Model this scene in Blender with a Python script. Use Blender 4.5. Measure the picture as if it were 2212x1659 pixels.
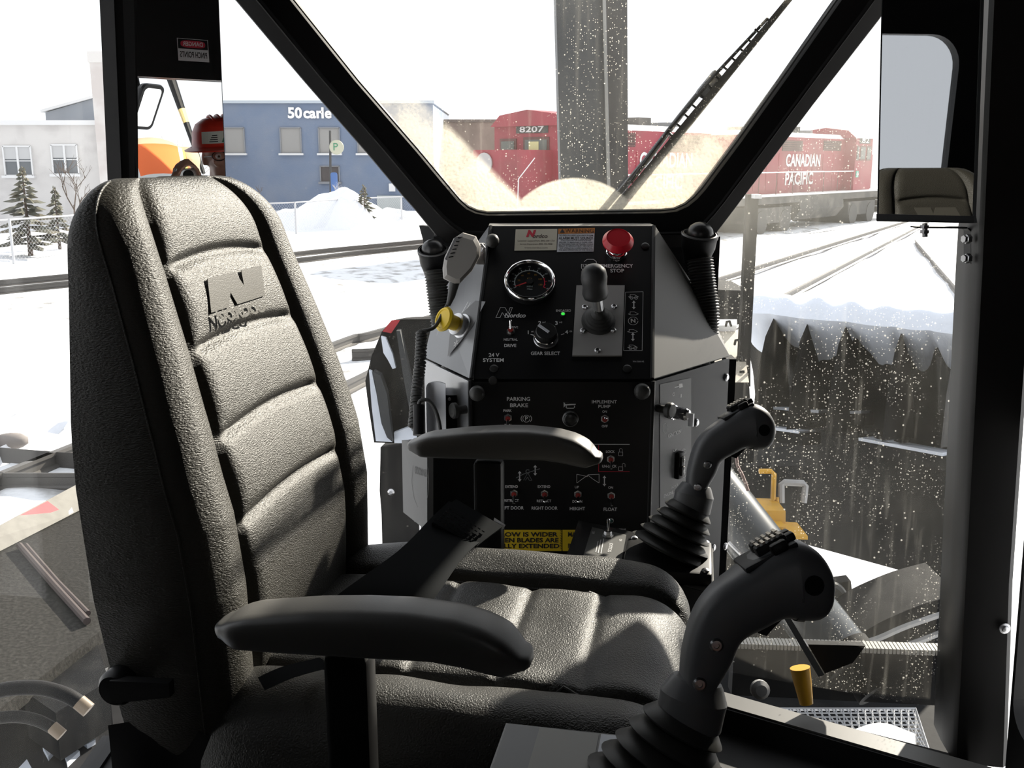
import bpy, bmesh, math, random
from mathutils import Vector as V, Matrix, noise
from mathutils.bvhtree import BVHTree
random.seed(7)
for o in list(bpy.data.objects): bpy.data.objects.remove(o)
SC = bpy.context.scene
COL = SC.collection
# ---------------------------------------------------------------- camera
FPX = 2150.0                      # focal length in pixels of the 2212 x 1659 frame
PITCH = math.radians(12.6)
cam_d = bpy.data.cameras.new('camera'); cam = bpy.data.objects.new('camera', cam_d); COL.objects.link(cam)
cam_d.sensor_width = 36.0; cam_d.lens = 36.0 * FPX / 2212.0; cam_d.clip_start = 0.03; cam_d.clip_end = 600
cam.location = (0, 0, 0); cam.rotation_euler = (math.radians(90) - PITCH, 0, 0)
SC.camera = cam
# ---------------------------------------------------------------- sky, sun, exposure
w = bpy.data.worlds.new('sky'); SC.world = w; w.use_nodes = True
bg = w.node_tree.nodes['Background']; bg.inputs[0].default_value = (0.93, 0.96, 1.0, 1); bg.inputs[1].default_value = 1.3
sd = bpy.data.lights.new('sun', 'SUN'); sun = bpy.data.objects.new('sun', sd); COL.objects.link(sun)
sd.energy = 10.8; sd.angle = math.radians(0.8); sd.color = (1.0, 0.93, 0.8)
TO_SUN = V((0.53, 0.72, 0.46)).normalized()
sun.rotation_euler = TO_SUN.to_track_quat('Z', 'Y').to_euler()
sun.location = (20, 30, 25)
vs = SC.view_settings
vs.view_transform = 'Standard'; vs.look = 'None'; vs.gamma = 1.0; vs.use_curve_mapping = False; vs.exposure = 0.0
# ---------------------------------------------------------------- pixel -> place
CF = V((0, math.cos(PITCH), -math.sin(PITCH))); CU = V((0, math.sin(PITCH), math.cos(PITCH))); CR = V((1, 0, 0))
def ray(x, y): return CF + CR * ((x - 1106) / FPX) - CU * ((y - 829.5) / FPX)
def P(x, y, D): return ray(x, y) * D
def PL(x, y, o, n):
    d = ray(x, y); return d * (V(o).dot(n) / d.dot(n))
def PZ(x, y, z):
    d = ray(x, y); return d * (z / d.z)
def PY(x, y, Y):
    d = ray(x, y); return d * (Y / d.y)
def lerp(a, b, t): return a + (b - a) * t
def interp(x, tab):
    if x <= tab[0][0]: return tab[0][1]
    for (a, b), (c, d) in zip(tab, tab[1:]):
        if x <= c: return b + (d - b) * (x - a) / (c - a)
    return tab[-1][1]
def sstep(a, b, x):
    t = max(0., min(1., (x - a) / (b - a))); return t * t * (3 - 2 * t)
def catmull(pts, n=6):
    out = []; m = len(pts)
    for i in range(m - 1):
        p0 = pts[max(i - 1, 0)]; p1 = pts[i]; p2 = pts[i + 1]; p3 = pts[min(i + 2, m - 1)]
        for k in range(n):
            t = k / n
            out.append(0.5 * ((2 * p1) + (p2 - p0) * t + (2 * p0 - 5 * p1 + 4 * p2 - p3) * t * t + (3 * p1 - p0 - 3 * p2 + p3) * t ** 3))
    out.append(pts[-1]); return out
# ---------------------------------------------------------------- materials
MATS = {}
def mat(name, col=(0.5, 0.5, 0.5), rough=0.5, metal=0.0, spec=0.5, bump=None, var=None, emit=None, coat=0.0):
    """bump=(scale(x,y,z), strength, distance); var=(second colour, scale, low, high)"""
    if name in MATS: return MATS[name]
    m = bpy.data.materials.new(name); m.use_nodes = True; nt = m.node_tree; b = nt.nodes['Principled BSDF']
    b.inputs['Base Color'].default_value = (*col, 1); b.inputs['Roughness'].default_value = rough
    b.inputs['Metallic'].default_value = metal; b.inputs['Specular IOR Level'].default_value = spec
    b.inputs['Coat Weight'].default_value = coat
    tc = None
    def coords(sc):
        nonlocal tc
        if tc is None: tc = nt.nodes.new('ShaderNodeTexCoord')
        mp = nt.nodes.new('ShaderNodeMapping'); nt.links.new(tc.outputs['Object'], mp.inputs[0])
        mp.inputs['Scale'].default_value = sc if hasattr(sc, '__len__') else (sc, sc, sc); return mp
    if bump:
        mp = coords(bump[0]); n = nt.nodes.new('ShaderNodeTexNoise'); n.inputs['Scale'].default_value = 1.0; n.inputs['Detail'].default_value = 2.5
        nt.links.new(mp.outputs[0], n.inputs['Vector'])
        bp = nt.nodes.new('ShaderNodeBump'); bp.inputs['Strength'].default_value = bump[1]; bp.inputs['Distance'].default_value = bump[2]
        nt.links.new(n.outputs['Fac'], bp.inputs['Height']); nt.links.new(bp.outputs[0], b.inputs['Normal'])
    if var:
        mp = coords(var[1]); n = nt.nodes.new('ShaderNodeTexNoise'); n.inputs['Scale'].default_value = 1.0; n.inputs['Detail'].default_value = 5
        nt.links.new(mp.outputs[0], n.inputs['Vector'])
        cr = nt.nodes.new('ShaderNodeValToRGB'); cr.color_ramp.elements[0].position = var[2]; cr.color_ramp.elements[1].position = var[3]
        cr.color_ramp.elements[0].color = (*col, 1); cr.color_ramp.elements[1].color = (*var[0], 1)
        nt.links.new(n.outputs['Fac'], cr.inputs[0]); nt.links.new(cr.outputs[0], b.inputs['Base Color'])
    if emit: b.inputs['Emission Color'].default_value = (*emit[0], 1); b.inputs['Emission Strength'].default_value = emit[1]
    MATS[name] = m; return m
def dirty_glass(name, film=0.06, specks=0.5, speck_scale=150, streak=0.15, wipe=None, film_top=None, col=(0.80, 0.78, 0.72), smear=1.0, share=.72):
    """clear pane with a film of dried road dirt, drop marks and streaks; wipe=(pivot, inner radius, left dir, right dir) in x/z of the pane"""
    m = bpy.data.materials.new(name); m.use_nodes = True; nt = m.node_tree
    for n in list(nt.nodes): nt.nodes.remove(n)
    N = nt.nodes.new; L = nt.links.new
    out = N('ShaderNodeOutputMaterial'); tc = N('ShaderNodeTexCoord')
    def math_(op, a, b=None, c=None, clamp=False):
        n = N('ShaderNodeMath'); n.operation = op; n.use_clamp = clamp
        for i, v in enumerate((a, b, c)):
            if v is None: continue
            if isinstance(v, (int, float)): n.inputs[i].default_value = v
            else: L(v, n.inputs[i])
        return n.outputs[0]
    def mr(v, a, b, c=0., d=1.):
        n = N('ShaderNodeMapRange'); n.clamp = True; n.interpolation_type = 'SMOOTHSTEP'
        L(v, n.inputs[0]); n.inputs[1].default_value = a; n.inputs[2].default_value = b; n.inputs[3].default_value = c; n.inputs[4].default_value = d
        return n.outputs[0]
    def nz(scale, detail=3):
        mp = N('ShaderNodeMapping'); L(tc.outputs['Object'], mp.inputs[0]); mp.inputs['Scale'].default_value = scale
        n = N('ShaderNodeTexNoise'); n.inputs['Scale'].default_value = 1; n.inputs['Detail'].default_value = detail; L(mp.outputs[0], n.inputs['Vector']); return n.outputs['Fac']
    sx = N('ShaderNodeSeparateXYZ'); L(tc.outputs['Object'], sx.inputs[0]); X, Z = sx.outputs[0], sx.outputs[2]
    base = math_('MULTIPLY', mr(nz((5, 5, 5), 6), .25, .75, .45, 1.35), film)
    if smear != 1.0: base = math_('MULTIPLY', base, mr(Z, -.30, .02, 1., smear))
    st = math_('MULTIPLY', mr(nz((70, 70, 3), 2), .55, .8), streak)
    vo = N('ShaderNodeTexVoronoi'); vo.inputs['Scale'].default_value = speck_scale; L(tc.outputs['Object'], vo.inputs['Vector'])
    spk = mr(vo.outputs['Distance'], .12, .3, 1., 0.)
    csep = N('ShaderNodeSeparateColor'); L(vo.outputs['Color'], csep.inputs[0])
    pick = mr(csep.outputs[0], share, share + .06)
    spk = math_('MULTIPLY', math_('MULTIPLY', spk, pick), mr(nz((9, 9, 5), 2), .42, .6))
    vo2 = N('ShaderNodeTexVoronoi'); vo2.inputs['Scale'].default_value = speck_scale * .38; L(tc.outputs['Object'], vo2.inputs['Vector'])
    c2 = N('ShaderNodeSeparateColor'); L(vo2.outputs['Color'], c2.inputs[0])
    spk2 = math_('MULTIPLY', math_('MULTIPLY', mr(vo2.outputs['Distance'], .08, .2, 1., 0.), mr(c2.outputs[1], .8, .84)), .9)
    spk = math_('MULTIPLY', math_('MAXIMUM', spk, spk2), specks)
    tot = math_('ADD', math_('ADD', base, st), spk, clamp=True)
    if wipe:
        (px, pz), r0, ld, rd = wipe
        dx = math_('SUBTRACT', X, px); dz = math_('SUBTRACT', Z, pz)
        rr = math_('SQRT', math_('ADD', math_('MULTIPLY', dx, dx), math_('MULTIPLY', dz, dz)))
        inr = mr(rr, r0 - .004, r0 + .004)
        # signed distances to the two swept edges
        sl = math_('SUBTRACT', math_('MULTIPLY', dx, ld[1]), math_('MULTIPLY', dz, ld[0]))
        sr = math_('SUBTRACT', math_('MULTIPLY', dz, rd[0]), math_('MULTIPLY', dx, rd[1]))
        ins = math_('MULTIPLY', math_('MULTIPLY', mr(sl, -.01, .012), mr(sr, -.012, .012)), inr)
        clean = math_('SUBTRACT', 1., ins)
        thick = math_('MULTIPLY', math_('MULTIPLY', mr(nz((22, 22, 22), 8), .3, .68, .5, 1.0), mr(nz((170, 170, 170), 3), .30, .62, .62, 1.0)), mr(Z, -.10, film_top, .86, .0))
        tot = math_('ADD', math_('MULTIPLY', clean, thick), math_('MULTIPLY', tot, mr(clean, 0, 1, 1., .25)), clamp=True)
    dif = N('ShaderNodeBsdfDiffuse'); dif.inputs[0].default_value = (*col, 1)
    trl = N('ShaderNodeBsdfTranslucent'); trl.inputs[0].default_value = (*col, 1)
    mx = N('ShaderNodeMixShader'); mx.inputs[0].default_value = .62; L(dif.outputs[0], mx.inputs[1]); L(trl.outputs[0], mx.inputs[2])
    tr = N('ShaderNodeBsdfTransparent'); tr.inputs[0].default_value = (1, 1, 1, 1)
    gl = N('ShaderNodeBsdfGlossy'); gl.inputs['Roughness'].default_value = .02; gl.inputs[0].default_value = (1, 1, 1, 1)
    lw0 = N('ShaderNodeLayerWeight'); lw0.inputs[0].default_value = .5; lwp = math_('MULTIPLY', math_('POWER', lw0.outputs['Facing'], 4.0), .10)
    mg = N('ShaderNodeMixShader'); L(lwp, mg.inputs[0]); L(tr.outputs[0], mg.inputs[1]); L(gl.outputs[0], mg.inputs[2])
    fin = N('ShaderNodeMixShader'); L(tot, fin.inputs[0]); L(mg.outputs[0], fin.inputs[1]); L(mx.outputs[0], fin.inputs[2])
    L(fin.outputs[0], out.inputs[0]); MATS[name] = m; return m
# ---------------------------------------------------------------- mesh builder
class M:
    def __init__(s): s.v = []; s.f = []
    def add(s, vs, fs):
        o = len(s.v); s.v += [V(a) for a in vs]; s.f += [tuple(i + o for i in f) for f in fs]; return s
    def box(s, c, size, ax=None):
        c = V(c); hx, hy, hz = [a / 2 for a in size]; X, Y, Z = ax or (V((1, 0, 0)), V((0, 1, 0)), V((0, 0, 1)))
        vs = [c + X * (i * hx) + Y * (j * hy) + Z * (k * hz) for i in (-1, 1) for j in (-1, 1) for k in (-1, 1)]
        return s.add(vs, [(0, 1, 3, 2), (4, 6, 7, 5), (0, 4, 5, 1), (2, 3, 7, 6), (0, 2, 6, 4), (1, 5, 7, 3)])
    def rbox(s, c, size, r, ax=None, seg=2):
        bm = bmesh.new(); bmesh.ops.create_cube(bm, size=1)
        for v in bm.verts: v.co = V((v.co.x * size[0], v.co.y * size[1], v.co.z * size[2]))
        bmesh.ops.bevel(bm, geom=bm.edges[:], offset=r, segments=seg, profile=.5, affect='EDGES')
        c = V(c); X, Y, Z = ax or (V((1, 0, 0)), V((0, 1, 0)), V((0, 0, 1)))
        bm.verts.index_update(); s.add([c + X * v.co.x + Y * v.co.y + Z * v.co.z for v in bm.verts], [[v.index for v in f.verts] for f in bm.faces]); bm.free(); return s
    def prism(s, poly, d):
        """polygon of 3D points pushed along vector d"""
        n = len(poly); d = V(d); vs = [V(p) for p in poly] + [V(p) + d for p in poly]
        return s.add(vs, [tuple(range(n - 1, -1, -1)), tuple(range(n, 2 * n))] + [(i, (i + 1) % n, (i + 1) % n + n, i + n) for i in range(n)])
    def hexa(s, a, b):
        """two quads a (4 points) and b (4 points) joined"""
        return s.add(list(a) + list(b), [(3, 2, 1, 0), (4, 5, 6, 7)] + [(i, (i + 1) % 4, (i + 1) % 4 + 4, i + 4) for i in range(4)])
    def loft(s, secs, cap=True, closed=True):
        n = len(secs[0]); o = []
        vs = [p for q in secs for p in q]; fs = []
        m = n if closed else n - 1
        for i in range(len(secs) - 1):
            for j in range(m):
                k = (j + 1) % n; fs.append((i * n + j, i * n + k, (i + 1) * n + k, (i + 1) * n + j))
        if cap: fs.append(tuple(range(n - 1, -1, -1))); fs.append(tuple((len(secs) - 1) * n + j for j in range(n)))
        return s.add(vs, fs)
    def tube(s, path, r, seg=10, cap=True, closed=False, flat=None):
        path = [V(p) for p in path]; n = len(path)
        rs = r if hasattr(r, '__len__') else [r] * n
        T = []
        for i in range(n):
            a = path[i - 1] if (i or closed) else path[i]; b = path[(i + 1) % n] if (i < n - 1 or closed) else path[i]
            T.append((b - a).normalized())
        up = V((0, 0, 1)) if abs(T[0].z) < .9 else V((1, 0, 0))
        N = (up - T[0] * up.dot(T[0])).normalized(); secs = []
        for i in range(n):
            N = (N - T[i] * N.dot(T[i])).normalized(); B = T[i].cross(N)
            secs.append([path[i] + (N * math.cos(a) + B * math.sin(a)) * rs[i] for a in [2 * math.pi * k / seg for k in range(seg)]])
        if closed: secs.append(secs[0])
        return s.loft(secs, cap=cap and not closed)
    def cyl(s, a, b, r, seg=16, r2=None): return s.tube([a, b], [r, r if r2 is None else r2], seg)
    def lathe(s, o, axis, prof, seg=24, cap=True):
        """prof = list of (radius, distance along axis)"""
        o = V(o); A = V(axis).normalized(); u = V((0, 0, 1)) if abs(A.z) < .9 else V((1, 0, 0)); X = (u - A * u.dot(A)).normalized(); Y = A.cross(X)
        return s.loft([[o + A * h + (X * math.cos(a) + Y * math.sin(a)) * max(r, 1e-5) for a in [2 * math.pi * k / seg for k in range(seg)]] for r, h in prof], cap=cap)
    def ball(s, c, r, seg=12, ax=None, sc=(1, 1, 1)):
        c = V(c); X, Y, Z = ax or (V((1, 0, 0)), V((0, 1, 0)), V((0, 0, 1)))
        secs = []
        for i in range(seg // 2 + 1):
            t = math.pi * i / (seg // 2); q = max(math.sin(t), 1e-4)
            secs.append([c + X * (r * sc[0] * q * math.cos(a)) + Y * (r * sc[1] * q * math.sin(a)) - Z * (r * sc[2] * math.cos(t)) for a in [2 * math.pi * k / seg for k in range(seg)]])
        return s.loft(secs)
    def grid(s, nu, nv, fn):
        vs = [fn(i / nu, j / nv) for i in range(nu + 1) for j in range(nv + 1)]
        return s.add(vs, [(i * (nv + 1) + j, (i + 1) * (nv + 1) + j, (i + 1) * (nv + 1) + j + 1, i * (nv + 1) + j + 1) for i in range(nu) for j in range(nv)])
    def mesh(s, name, smooth=35):
        me = bpy.data.meshes.new(name); me.from_pydata([tuple(v) for v in s.v], [], s.f); me.update()
        bm = bmesh.new(); bm.from_mesh(me); bmesh.ops.recalc_face_normals(bm, faces=bm.faces); bm.to_mesh(me); bm.free()
        if smooth:
            for p in me.polygons: p.use_smooth = True
            me.set_sharp_from_angle(angle=math.radians(smooth))
        return me
def link(name, me, m, parent=None):
    o = bpy.data.objects.new(name, me); COL.objects.link(o)
    if m is not None and not me.materials: me.materials.append(m)
    if parent is not None:
        o.parent = parent
        if parent.parent is None: o.matrix_parent_inverse = Matrix.Translation(-parent.location)
    return o
def part(name, mb, m, parent=None, smooth=35): return link(name, mb.mesh(name, smooth), m, parent)
def tag(o, label, cat, group=None, kind=None):
    o['label'] = label; o['category'] = cat
    if group: o['group'] = group
    if kind: o['kind'] = kind
    return o
def struct(o): o['kind'] = 'structure'; return o
def thing(name, label, cat, loc=(0, 0, 0), group=None):
    o = bpy.data.objects.new(name, None); COL.objects.link(o); o.location = loc; o.empty_display_size = .05
    return tag(o, label, cat, group)
# ---------------------------------------------------------------- lettering
def text_into(mb, body, c, X, Y, h, align='CENTER', bold=0.0, shear=0.0, wid=1.0, fit=None):
    """flat letters of cap height h at c, X to the right, Y up"""
    cu = bpy.data.curves.new('t', 'FONT'); cu.body = body; cu.align_x = align; cu.align_y = 'CENTER'; cu.size = 1.0; cu.offset = bold; cu.shear = shear; cu.resolution_u = 3
    o = bpy.data.objects.new('t', cu); me = bpy.data.meshes.new_from_object(o)
    s = h / 0.69; c = V(c); X = V(X).normalized(); Y = V(Y).normalized()
    if fit and len(me.vertices):
        xs = [v.co.x for v in me.vertices]; wid = fit / max((max(xs) - min(xs)) * s, 1e-6)
    mb.add([c + X * (v.co.x * s * wid) + Y * (v.co.y * s) for v in me.vertices], [tuple(p.vertices) for p in me.polygons])
    bpy.data.meshes.remove(me); bpy.data.objects.remove(o); bpy.data.curves.remove(cu)
class Plane:
    """a printed face: px -> point on it, lifted a little"""
    def __init__(s, o, X, Y, lift=.0012):
        s.o = V(o); s.X = V(X).normalized(); s.Y = V(Y).normalized(); s.n = s.X.cross(s.Y).normalized(); s.lift = lift
        if s.n.dot(-s.o) < 0: s.n = -s.n
    def p(s, x, y, up=None): return PL(x, y, s.o, s.n) + s.n * (s.lift if up is None else up)
    def text(s, mb, t, x, y, capx, **k):
        D = s.p(x, y).dot(CF)
        a = s.p(x, y - capx / 2, 0); b = s.p(x, y + capx / 2, 0)
        if 'fitpx' in k: f = k.pop('fitpx'); k['fit'] = (s.p(x + f / 2, y, 0) - s.p(x - f / 2, y, 0)).length
        text_into(mb, t, s.p(x, y), s.X, s.Y, (a - b).length, **k)
    def line(s, mb, pts, wpx=1.2, closed=False):
        q = list(pts) + ([pts[0]] if closed else [])
        for (x0, y0), (x1, y1) in zip(q, q[1:]):
            a = s.p(x0, y0); b = s.p(x1, y1); d = (b - a)
            if d.length < 1e-7: continue
            e = d.normalized().cross(s.n) * (wpx / FPX * a.dot(CF) / 2)
            mb.add([a - e, b - e, b + e, a + e], [(0, 1, 2, 3)])
    def poly(s, mb, pts, up=None): mb.add([s.p(x, y, up) for x, y in pts], [tuple(range(len(pts)))])
    def circle(s, x, y, r, n=20, ry=None):
        return [(x + r * math.cos(2 * math.pi * k / n), y + (ry or r) * math.sin(2 * math.pi * k / n)) for k in range(n)]
# ---------------------------------------------------------------- common materials
BLK = mat('black_paint', (.007, .007, .0075), .48, spec=.25)
BLK_M = mat('black_matt', (.007, .007, .0075), .8, spec=.25)
FRAME = mat('frame_black', (.006, .0055, .0053), .62, spec=.12)
RUB = mat('black_rubber', (.040, .040, .038), .5, bump=((300, 300, 300), .12, .0006))
PLAS = mat('grip_plastic', (.145, .148, .155), .42, bump=((900, 900, 900), .15, .0004))
CHR = mat('chrome', (.85, .85, .86), .08, 1.0)
STEEL = mat('steel', (.55, .55, .56), .28, 1.0)
WHITE_INK = mat('white_ink', (.78, .78, .78), .5)
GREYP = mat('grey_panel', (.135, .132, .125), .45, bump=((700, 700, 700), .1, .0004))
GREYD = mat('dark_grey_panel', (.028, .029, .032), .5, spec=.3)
RED = mat('red_plastic', (.62, .015, .03), .3)
YEL = mat('yellow_plastic', (.75, .52, .02), .35)
YEL_P = mat('yellow_paint', (.62, .33, .02), .45, var=((.35, .2, .03), 9, .5, .75))
MIRROR = mat('mirror_glass', (.93, .94, .94), .005, 1.0)
MIRROR_D = mat('mirror_glass_tinted', (.38, .39, .40), .01, 1.0)
LEATHER = mat('black_vinyl', (.047, .044, .0365), .46, spec=.42, bump=((300, 300, 820), .85, .0017))
LEATHER_C = mat('black_vinyl_cushion', (.046, .045, .041), .42, spec=.55, bump=((520, 520, 520), .85, .0016))
SNOW = mat('snow', (.78, .80, .84), .75, bump=((3, 3, 3), .35, .12))
DIRT_ST = mat('dirty_black_steel', (.009, .0094, .0105), .75, spec=.15, bump=((30, 30, 30), .2, .004), var=((.024, .024, .0235), (9, 9, 3), .48, .75))
# ================================================================ CAB SHELL
FLOOR_Z = -1.20; ROOF_Z = 0.78; YW = 2.07
INNER = [(595, -45), (630, 0), (770, 175), (900, 325), (975, 415), (992, 435), (1010, 451), (1030, 460), (1055, 464), (1240, 461), (1430, 458), (1460, 455), (1485, 444), (1505, 428), (1523, 408), (1600, 305), (1700, 165), (1815, 0), (1848, -45)]
OUTER = [(465, -45), (505, 0), (650, 172), (790, 332), (868, 425), (893, 453), (915, 480), (935, 505), (955, 530), (1240, 545), (1515, 540), (1535, 525), (1548, 510), (1566, 486), (1588, 457), (1655, 368), (1765, 222), (1905, 42), (1968, -45)]
def fpt(p, dy=0.0): return PY(p[0], p[1], YW) + V((0, dy, 0))
wi = [fpt(p) for p in INNER]; wo = [fpt(p) for p in OUTER]
# carry both outlines on up to the roof
for L_, s in ((wi, 0), (wo, 0)):
    d = (L_[0] - L_[1]).normalized(); L_.insert(0, L_[0] + d * ((ROOF_Z - .03 - L_[0].z) / d.z))
    d = (L_[-1] - L_[-2]).normalized(); L_.append(L_[-1] + d * ((ROOF_Z - .03 - L_[-1].z) / d.z))
def off(L_, t, y): return [a.lerp(b, t) + V((0, y, 0)) for a, b in zip(wi, wo)] if L_ is None else [a + V((0, y, 0)) for a in L_]
mb = M(); prof = [(0, .075), (0, .006), (.03, .0), (.50, -.012), (.54, -.018), (.58, -.018), (.62, -.006), (.97, .012), (1.0, .02), (1.0, .075)]
mb.loft([off(None, t, y) for t, y in prof] + [off(None, 0, .075)], cap=False, closed=False)
win1 = struct(part('window_1', mb, FRAME, None, 40))
mb = M(); g = [a.lerp(b, .06) + V((0, .055, 0)) for a, b in zip(wi, wo)]; mb.prism(g, (0, .004, 0))
pv = PY(1240, 556, YW + .055); e0 = PY(1240, 386, YW + .055)
def wdir(x, y): q = PY(x, y, YW + .055) - pv; l = math.hypot(q.x, q.z); return (q.x / l, q.z / l)
GL_W = dirty_glass('windshield_glass', film=.02, specks=.85, speck_scale=230, streak=.04, wipe=((pv.x, pv.z), e0.z - pv.z, wdir(940, 250), wdir(1560, 200)), film_top=.26, col=(.82, .77, .66))
part('pane', mb, GL_W, win1, 0)
# seal along the opening
mb = M(); mb.tube([a.lerp(b, .035) + V((0, .03, 0)) for a, b in zip(wi, wo)], .008, 8); part('seal', mb, RUB, win1)
# low wall under the windshield, behind the console
mb = M(); a, b = fpt((936, 512)), fpt((1558, 512)); mb.hexa([V((a.x, YW + .01, a.z)), V((b.x, YW + .01, b.z)), V((b.x, YW + .01, FLOOR_Z)), V((a.x + .02, YW + .01, FLOOR_Z))], [V((a.x, YW + .06, a.z)), V((b.x, YW + .06, b.z)), V((b.x, YW + .06, FLOOR_Z)), V((a.x + .02, YW + .06, FLOOR_Z))])
struct(part('wall_front', mb, BLK_M, None, 0))
mb = M(); a, b = PY(1566, 800, 2.04), PY(1586, 800, 2.04); mb.box(((a.x + b.x) / 2, 2.05, (-.40 + FLOOR_Z) / 2), (b.x - a.x, .05, -.40 - FLOOR_Z)); struct(part('trim_6', mb, BLK_M, None, 0))
# header above the windshield
mb = M(); mb.box((.06, YW + .02, ROOF_Z - .015), (2.0, .16, .05)); struct(part('trim_1', mb, BLK, None, 0))
# ceiling and floor
mb = M(); mb.prism([(-.80, 1.90, ROOF_Z), (-.74, YW + .1, ROOF_Z), (.90, YW + .1, ROOF_Z), (.95, 1.86, ROOF_Z), (.98, -.92, ROOF_Z), (-.84, -.92, ROOF_Z)], (0, 0, .05)); struct(part('ceiling', mb, BLK_M, None, 0))
mb = M(); mb.prism([(-.83, .12, FLOOR_Z), (-.83, 1.93, FLOOR_Z), (-.22, YW + .02, FLOOR_Z), (.47, YW + .02, FLOOR_Z), (.93, 1.84, FLOOR_Z), (1.0, .12, FLOOR_Z)], (0, 0, -.06))
fl = struct(part('floor', mb, mat('floor_mat', (.016, .016, .017), .7, bump=((90, 90, 90), .3, .002)), None, 0))
mb = M(); mb.box((.08, -.385, -1.53), (1.84, 1.05, .06)); mb.box((.08, .12, -1.38), (1.84, .03, .30)); part('step_well', mb, mat('floor_mat'), fl, 0)
# left front pillar
def edge(p, q, Y, z):
    a, b = PY(*p, Y), PY(*q, Y); return a + (b - a) * ((z - a.z) / (b.z - a.z))
mb = M(); zs = (ROOF_Z, FLOOR_Z)
q = [[edge((215, 0), (232, 380), 1.86, z), edge((246, 0), (262, 380), 1.845, z), edge((262, 0), (275, 380), 1.855, z), edge((289, 0), (298, 380), 1.86, z)] for z in zs]
mb.loft([[*s, s[3] + V((.01, .07, 0)), s[0] + V((-.02, .07, 0))] for s in q]); struct(part('trim_2', mb, FRAME, None, 20))
# right front pillar: lit inner return + wide inner face + rounded edge at the door opening
def rl(z): return edge((2120, 0), (2082, 600), 1.90, z) if z > -.2 else edge((2082, 600), (2032, 1600), 1.90, z)
mb = M(); secs = []
for z in (ROOF_Z, .4, .1, -.2, -.5, -.8, -1.1, FLOOR_Z):
    a = rl(z); b = edge((2136, 0), (2110, 600), 1.83, z) if z > -.2 else edge((2110, 600), (2056, 1640), 1.83, z)
    c = edge((2262, 300), (2216, 930), 1.80, z) if z > -.55 else edge((2200, 1050), (2180, 1640), 1.80, z)
    secs.append([a, b, b + V((.004, -.012, 0)), c + V((-.012, 0, 0)), c + V((0, .01, 0)), c + V((.01, .08, 0)), a + V((.01, .06, 0))])
mb.loft(secs); struct(part('trim_3', mb, mat('pillar_paint', (.008, .0075, .007), .45, spec=.25), None, 25))
# sill under the right quarter window
mb = M(); zt = -1.14; i0, i1 = PZ(1540, 1517, zt), PZ(2026, 1657, zt); o0, o1 = PZ(1540, 1488, zt), PZ(2036, 1628, zt); dn = V((0, 0, FLOOR_Z - zt - .02))
ex = (i1 - i0).normalized() * .12
mb.hexa([i0, i1 + ex, o1 + ex, o0], [i0 + dn, i1 + ex + dn, o1 + ex + dn, o0 + dn]); struct(part('trim_4', mb, mat('sill_paint', (.075, .073, .068), .45), None, 0))
mb = M(); up = V((0, -.002, -.004)); mb.hexa([i0 + up, i1 + ex + up, i1 + ex + dn * 2, i0 + dn * 2], [p + V((-.002, -.004, 0)) for p in (i0 + up, i1 + ex + up, i1 + ex + dn * 2, i0 + dn * 2)]); struct(part('trim_5', mb, BLK, None, 0))
# quarter windows
zt = -1.13
def quad_pane(name, bar_top, bar_bot, low_in, low_out, top_out, mtl):
    mb = M(); pts = [bar_top, bar_bot, low_in, low_out, top_out]; n = (pts[1] - pts[0]).cross(pts[3] - pts[0]).normalized() * .004
    a, b, c, d, e = pts
    mb.add(pts + [p + n for p in pts], [(0, 1, 3, 4), (1, 2, 3), (5, 9, 8, 6), (6, 8, 7), (0, 4, 9, 5), (0, 5, 6, 1), (1, 6, 7, 2), (2, 7, 8, 3), (3, 8, 9, 4)])
    w_ = struct(part(name, mb, mtl, None, 0)); return w_
GL_R = dirty_glass('right_quarter_glass', film=.012, specks=.42, speck_scale=190, streak=.04, smear=9.0, share=.55)
GL_L = dirty_glass('left_quarter_glass', film=.006, specks=.04, speck_scale=170, streak=.005)
yb = V((0, .045, 0))
lb = edge((2082, 600), (2032, 1600), 1.90, FLOOR_Z + .06)
def bar_at(L_, i, j, z): d = L_[i] - L_[j]; return L_[j] + d * ((z - L_[j].z) / d.z)
quad_pane('window_2', bar_at(wo, 0, 1, .42) + yb, wo[8] + yb, V((wo[8].x + .02, wo[8].y + .045, FLOOR_Z)), V((-.79, 1.90, FLOOR_Z)), edge((280, 0), (292, 380), 1.90, .42), GL_L)
quad_pane('window_3', bar_at(wo, -1, -2, .40) + yb, wo[-9] + yb, V((wo[-9].x, wo[-9].y + .045, FLOOR_Z + .06)), lb + V((.02, .02, 0)), rl(.40) + V((.02, .02, 0)), GL_R)
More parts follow.
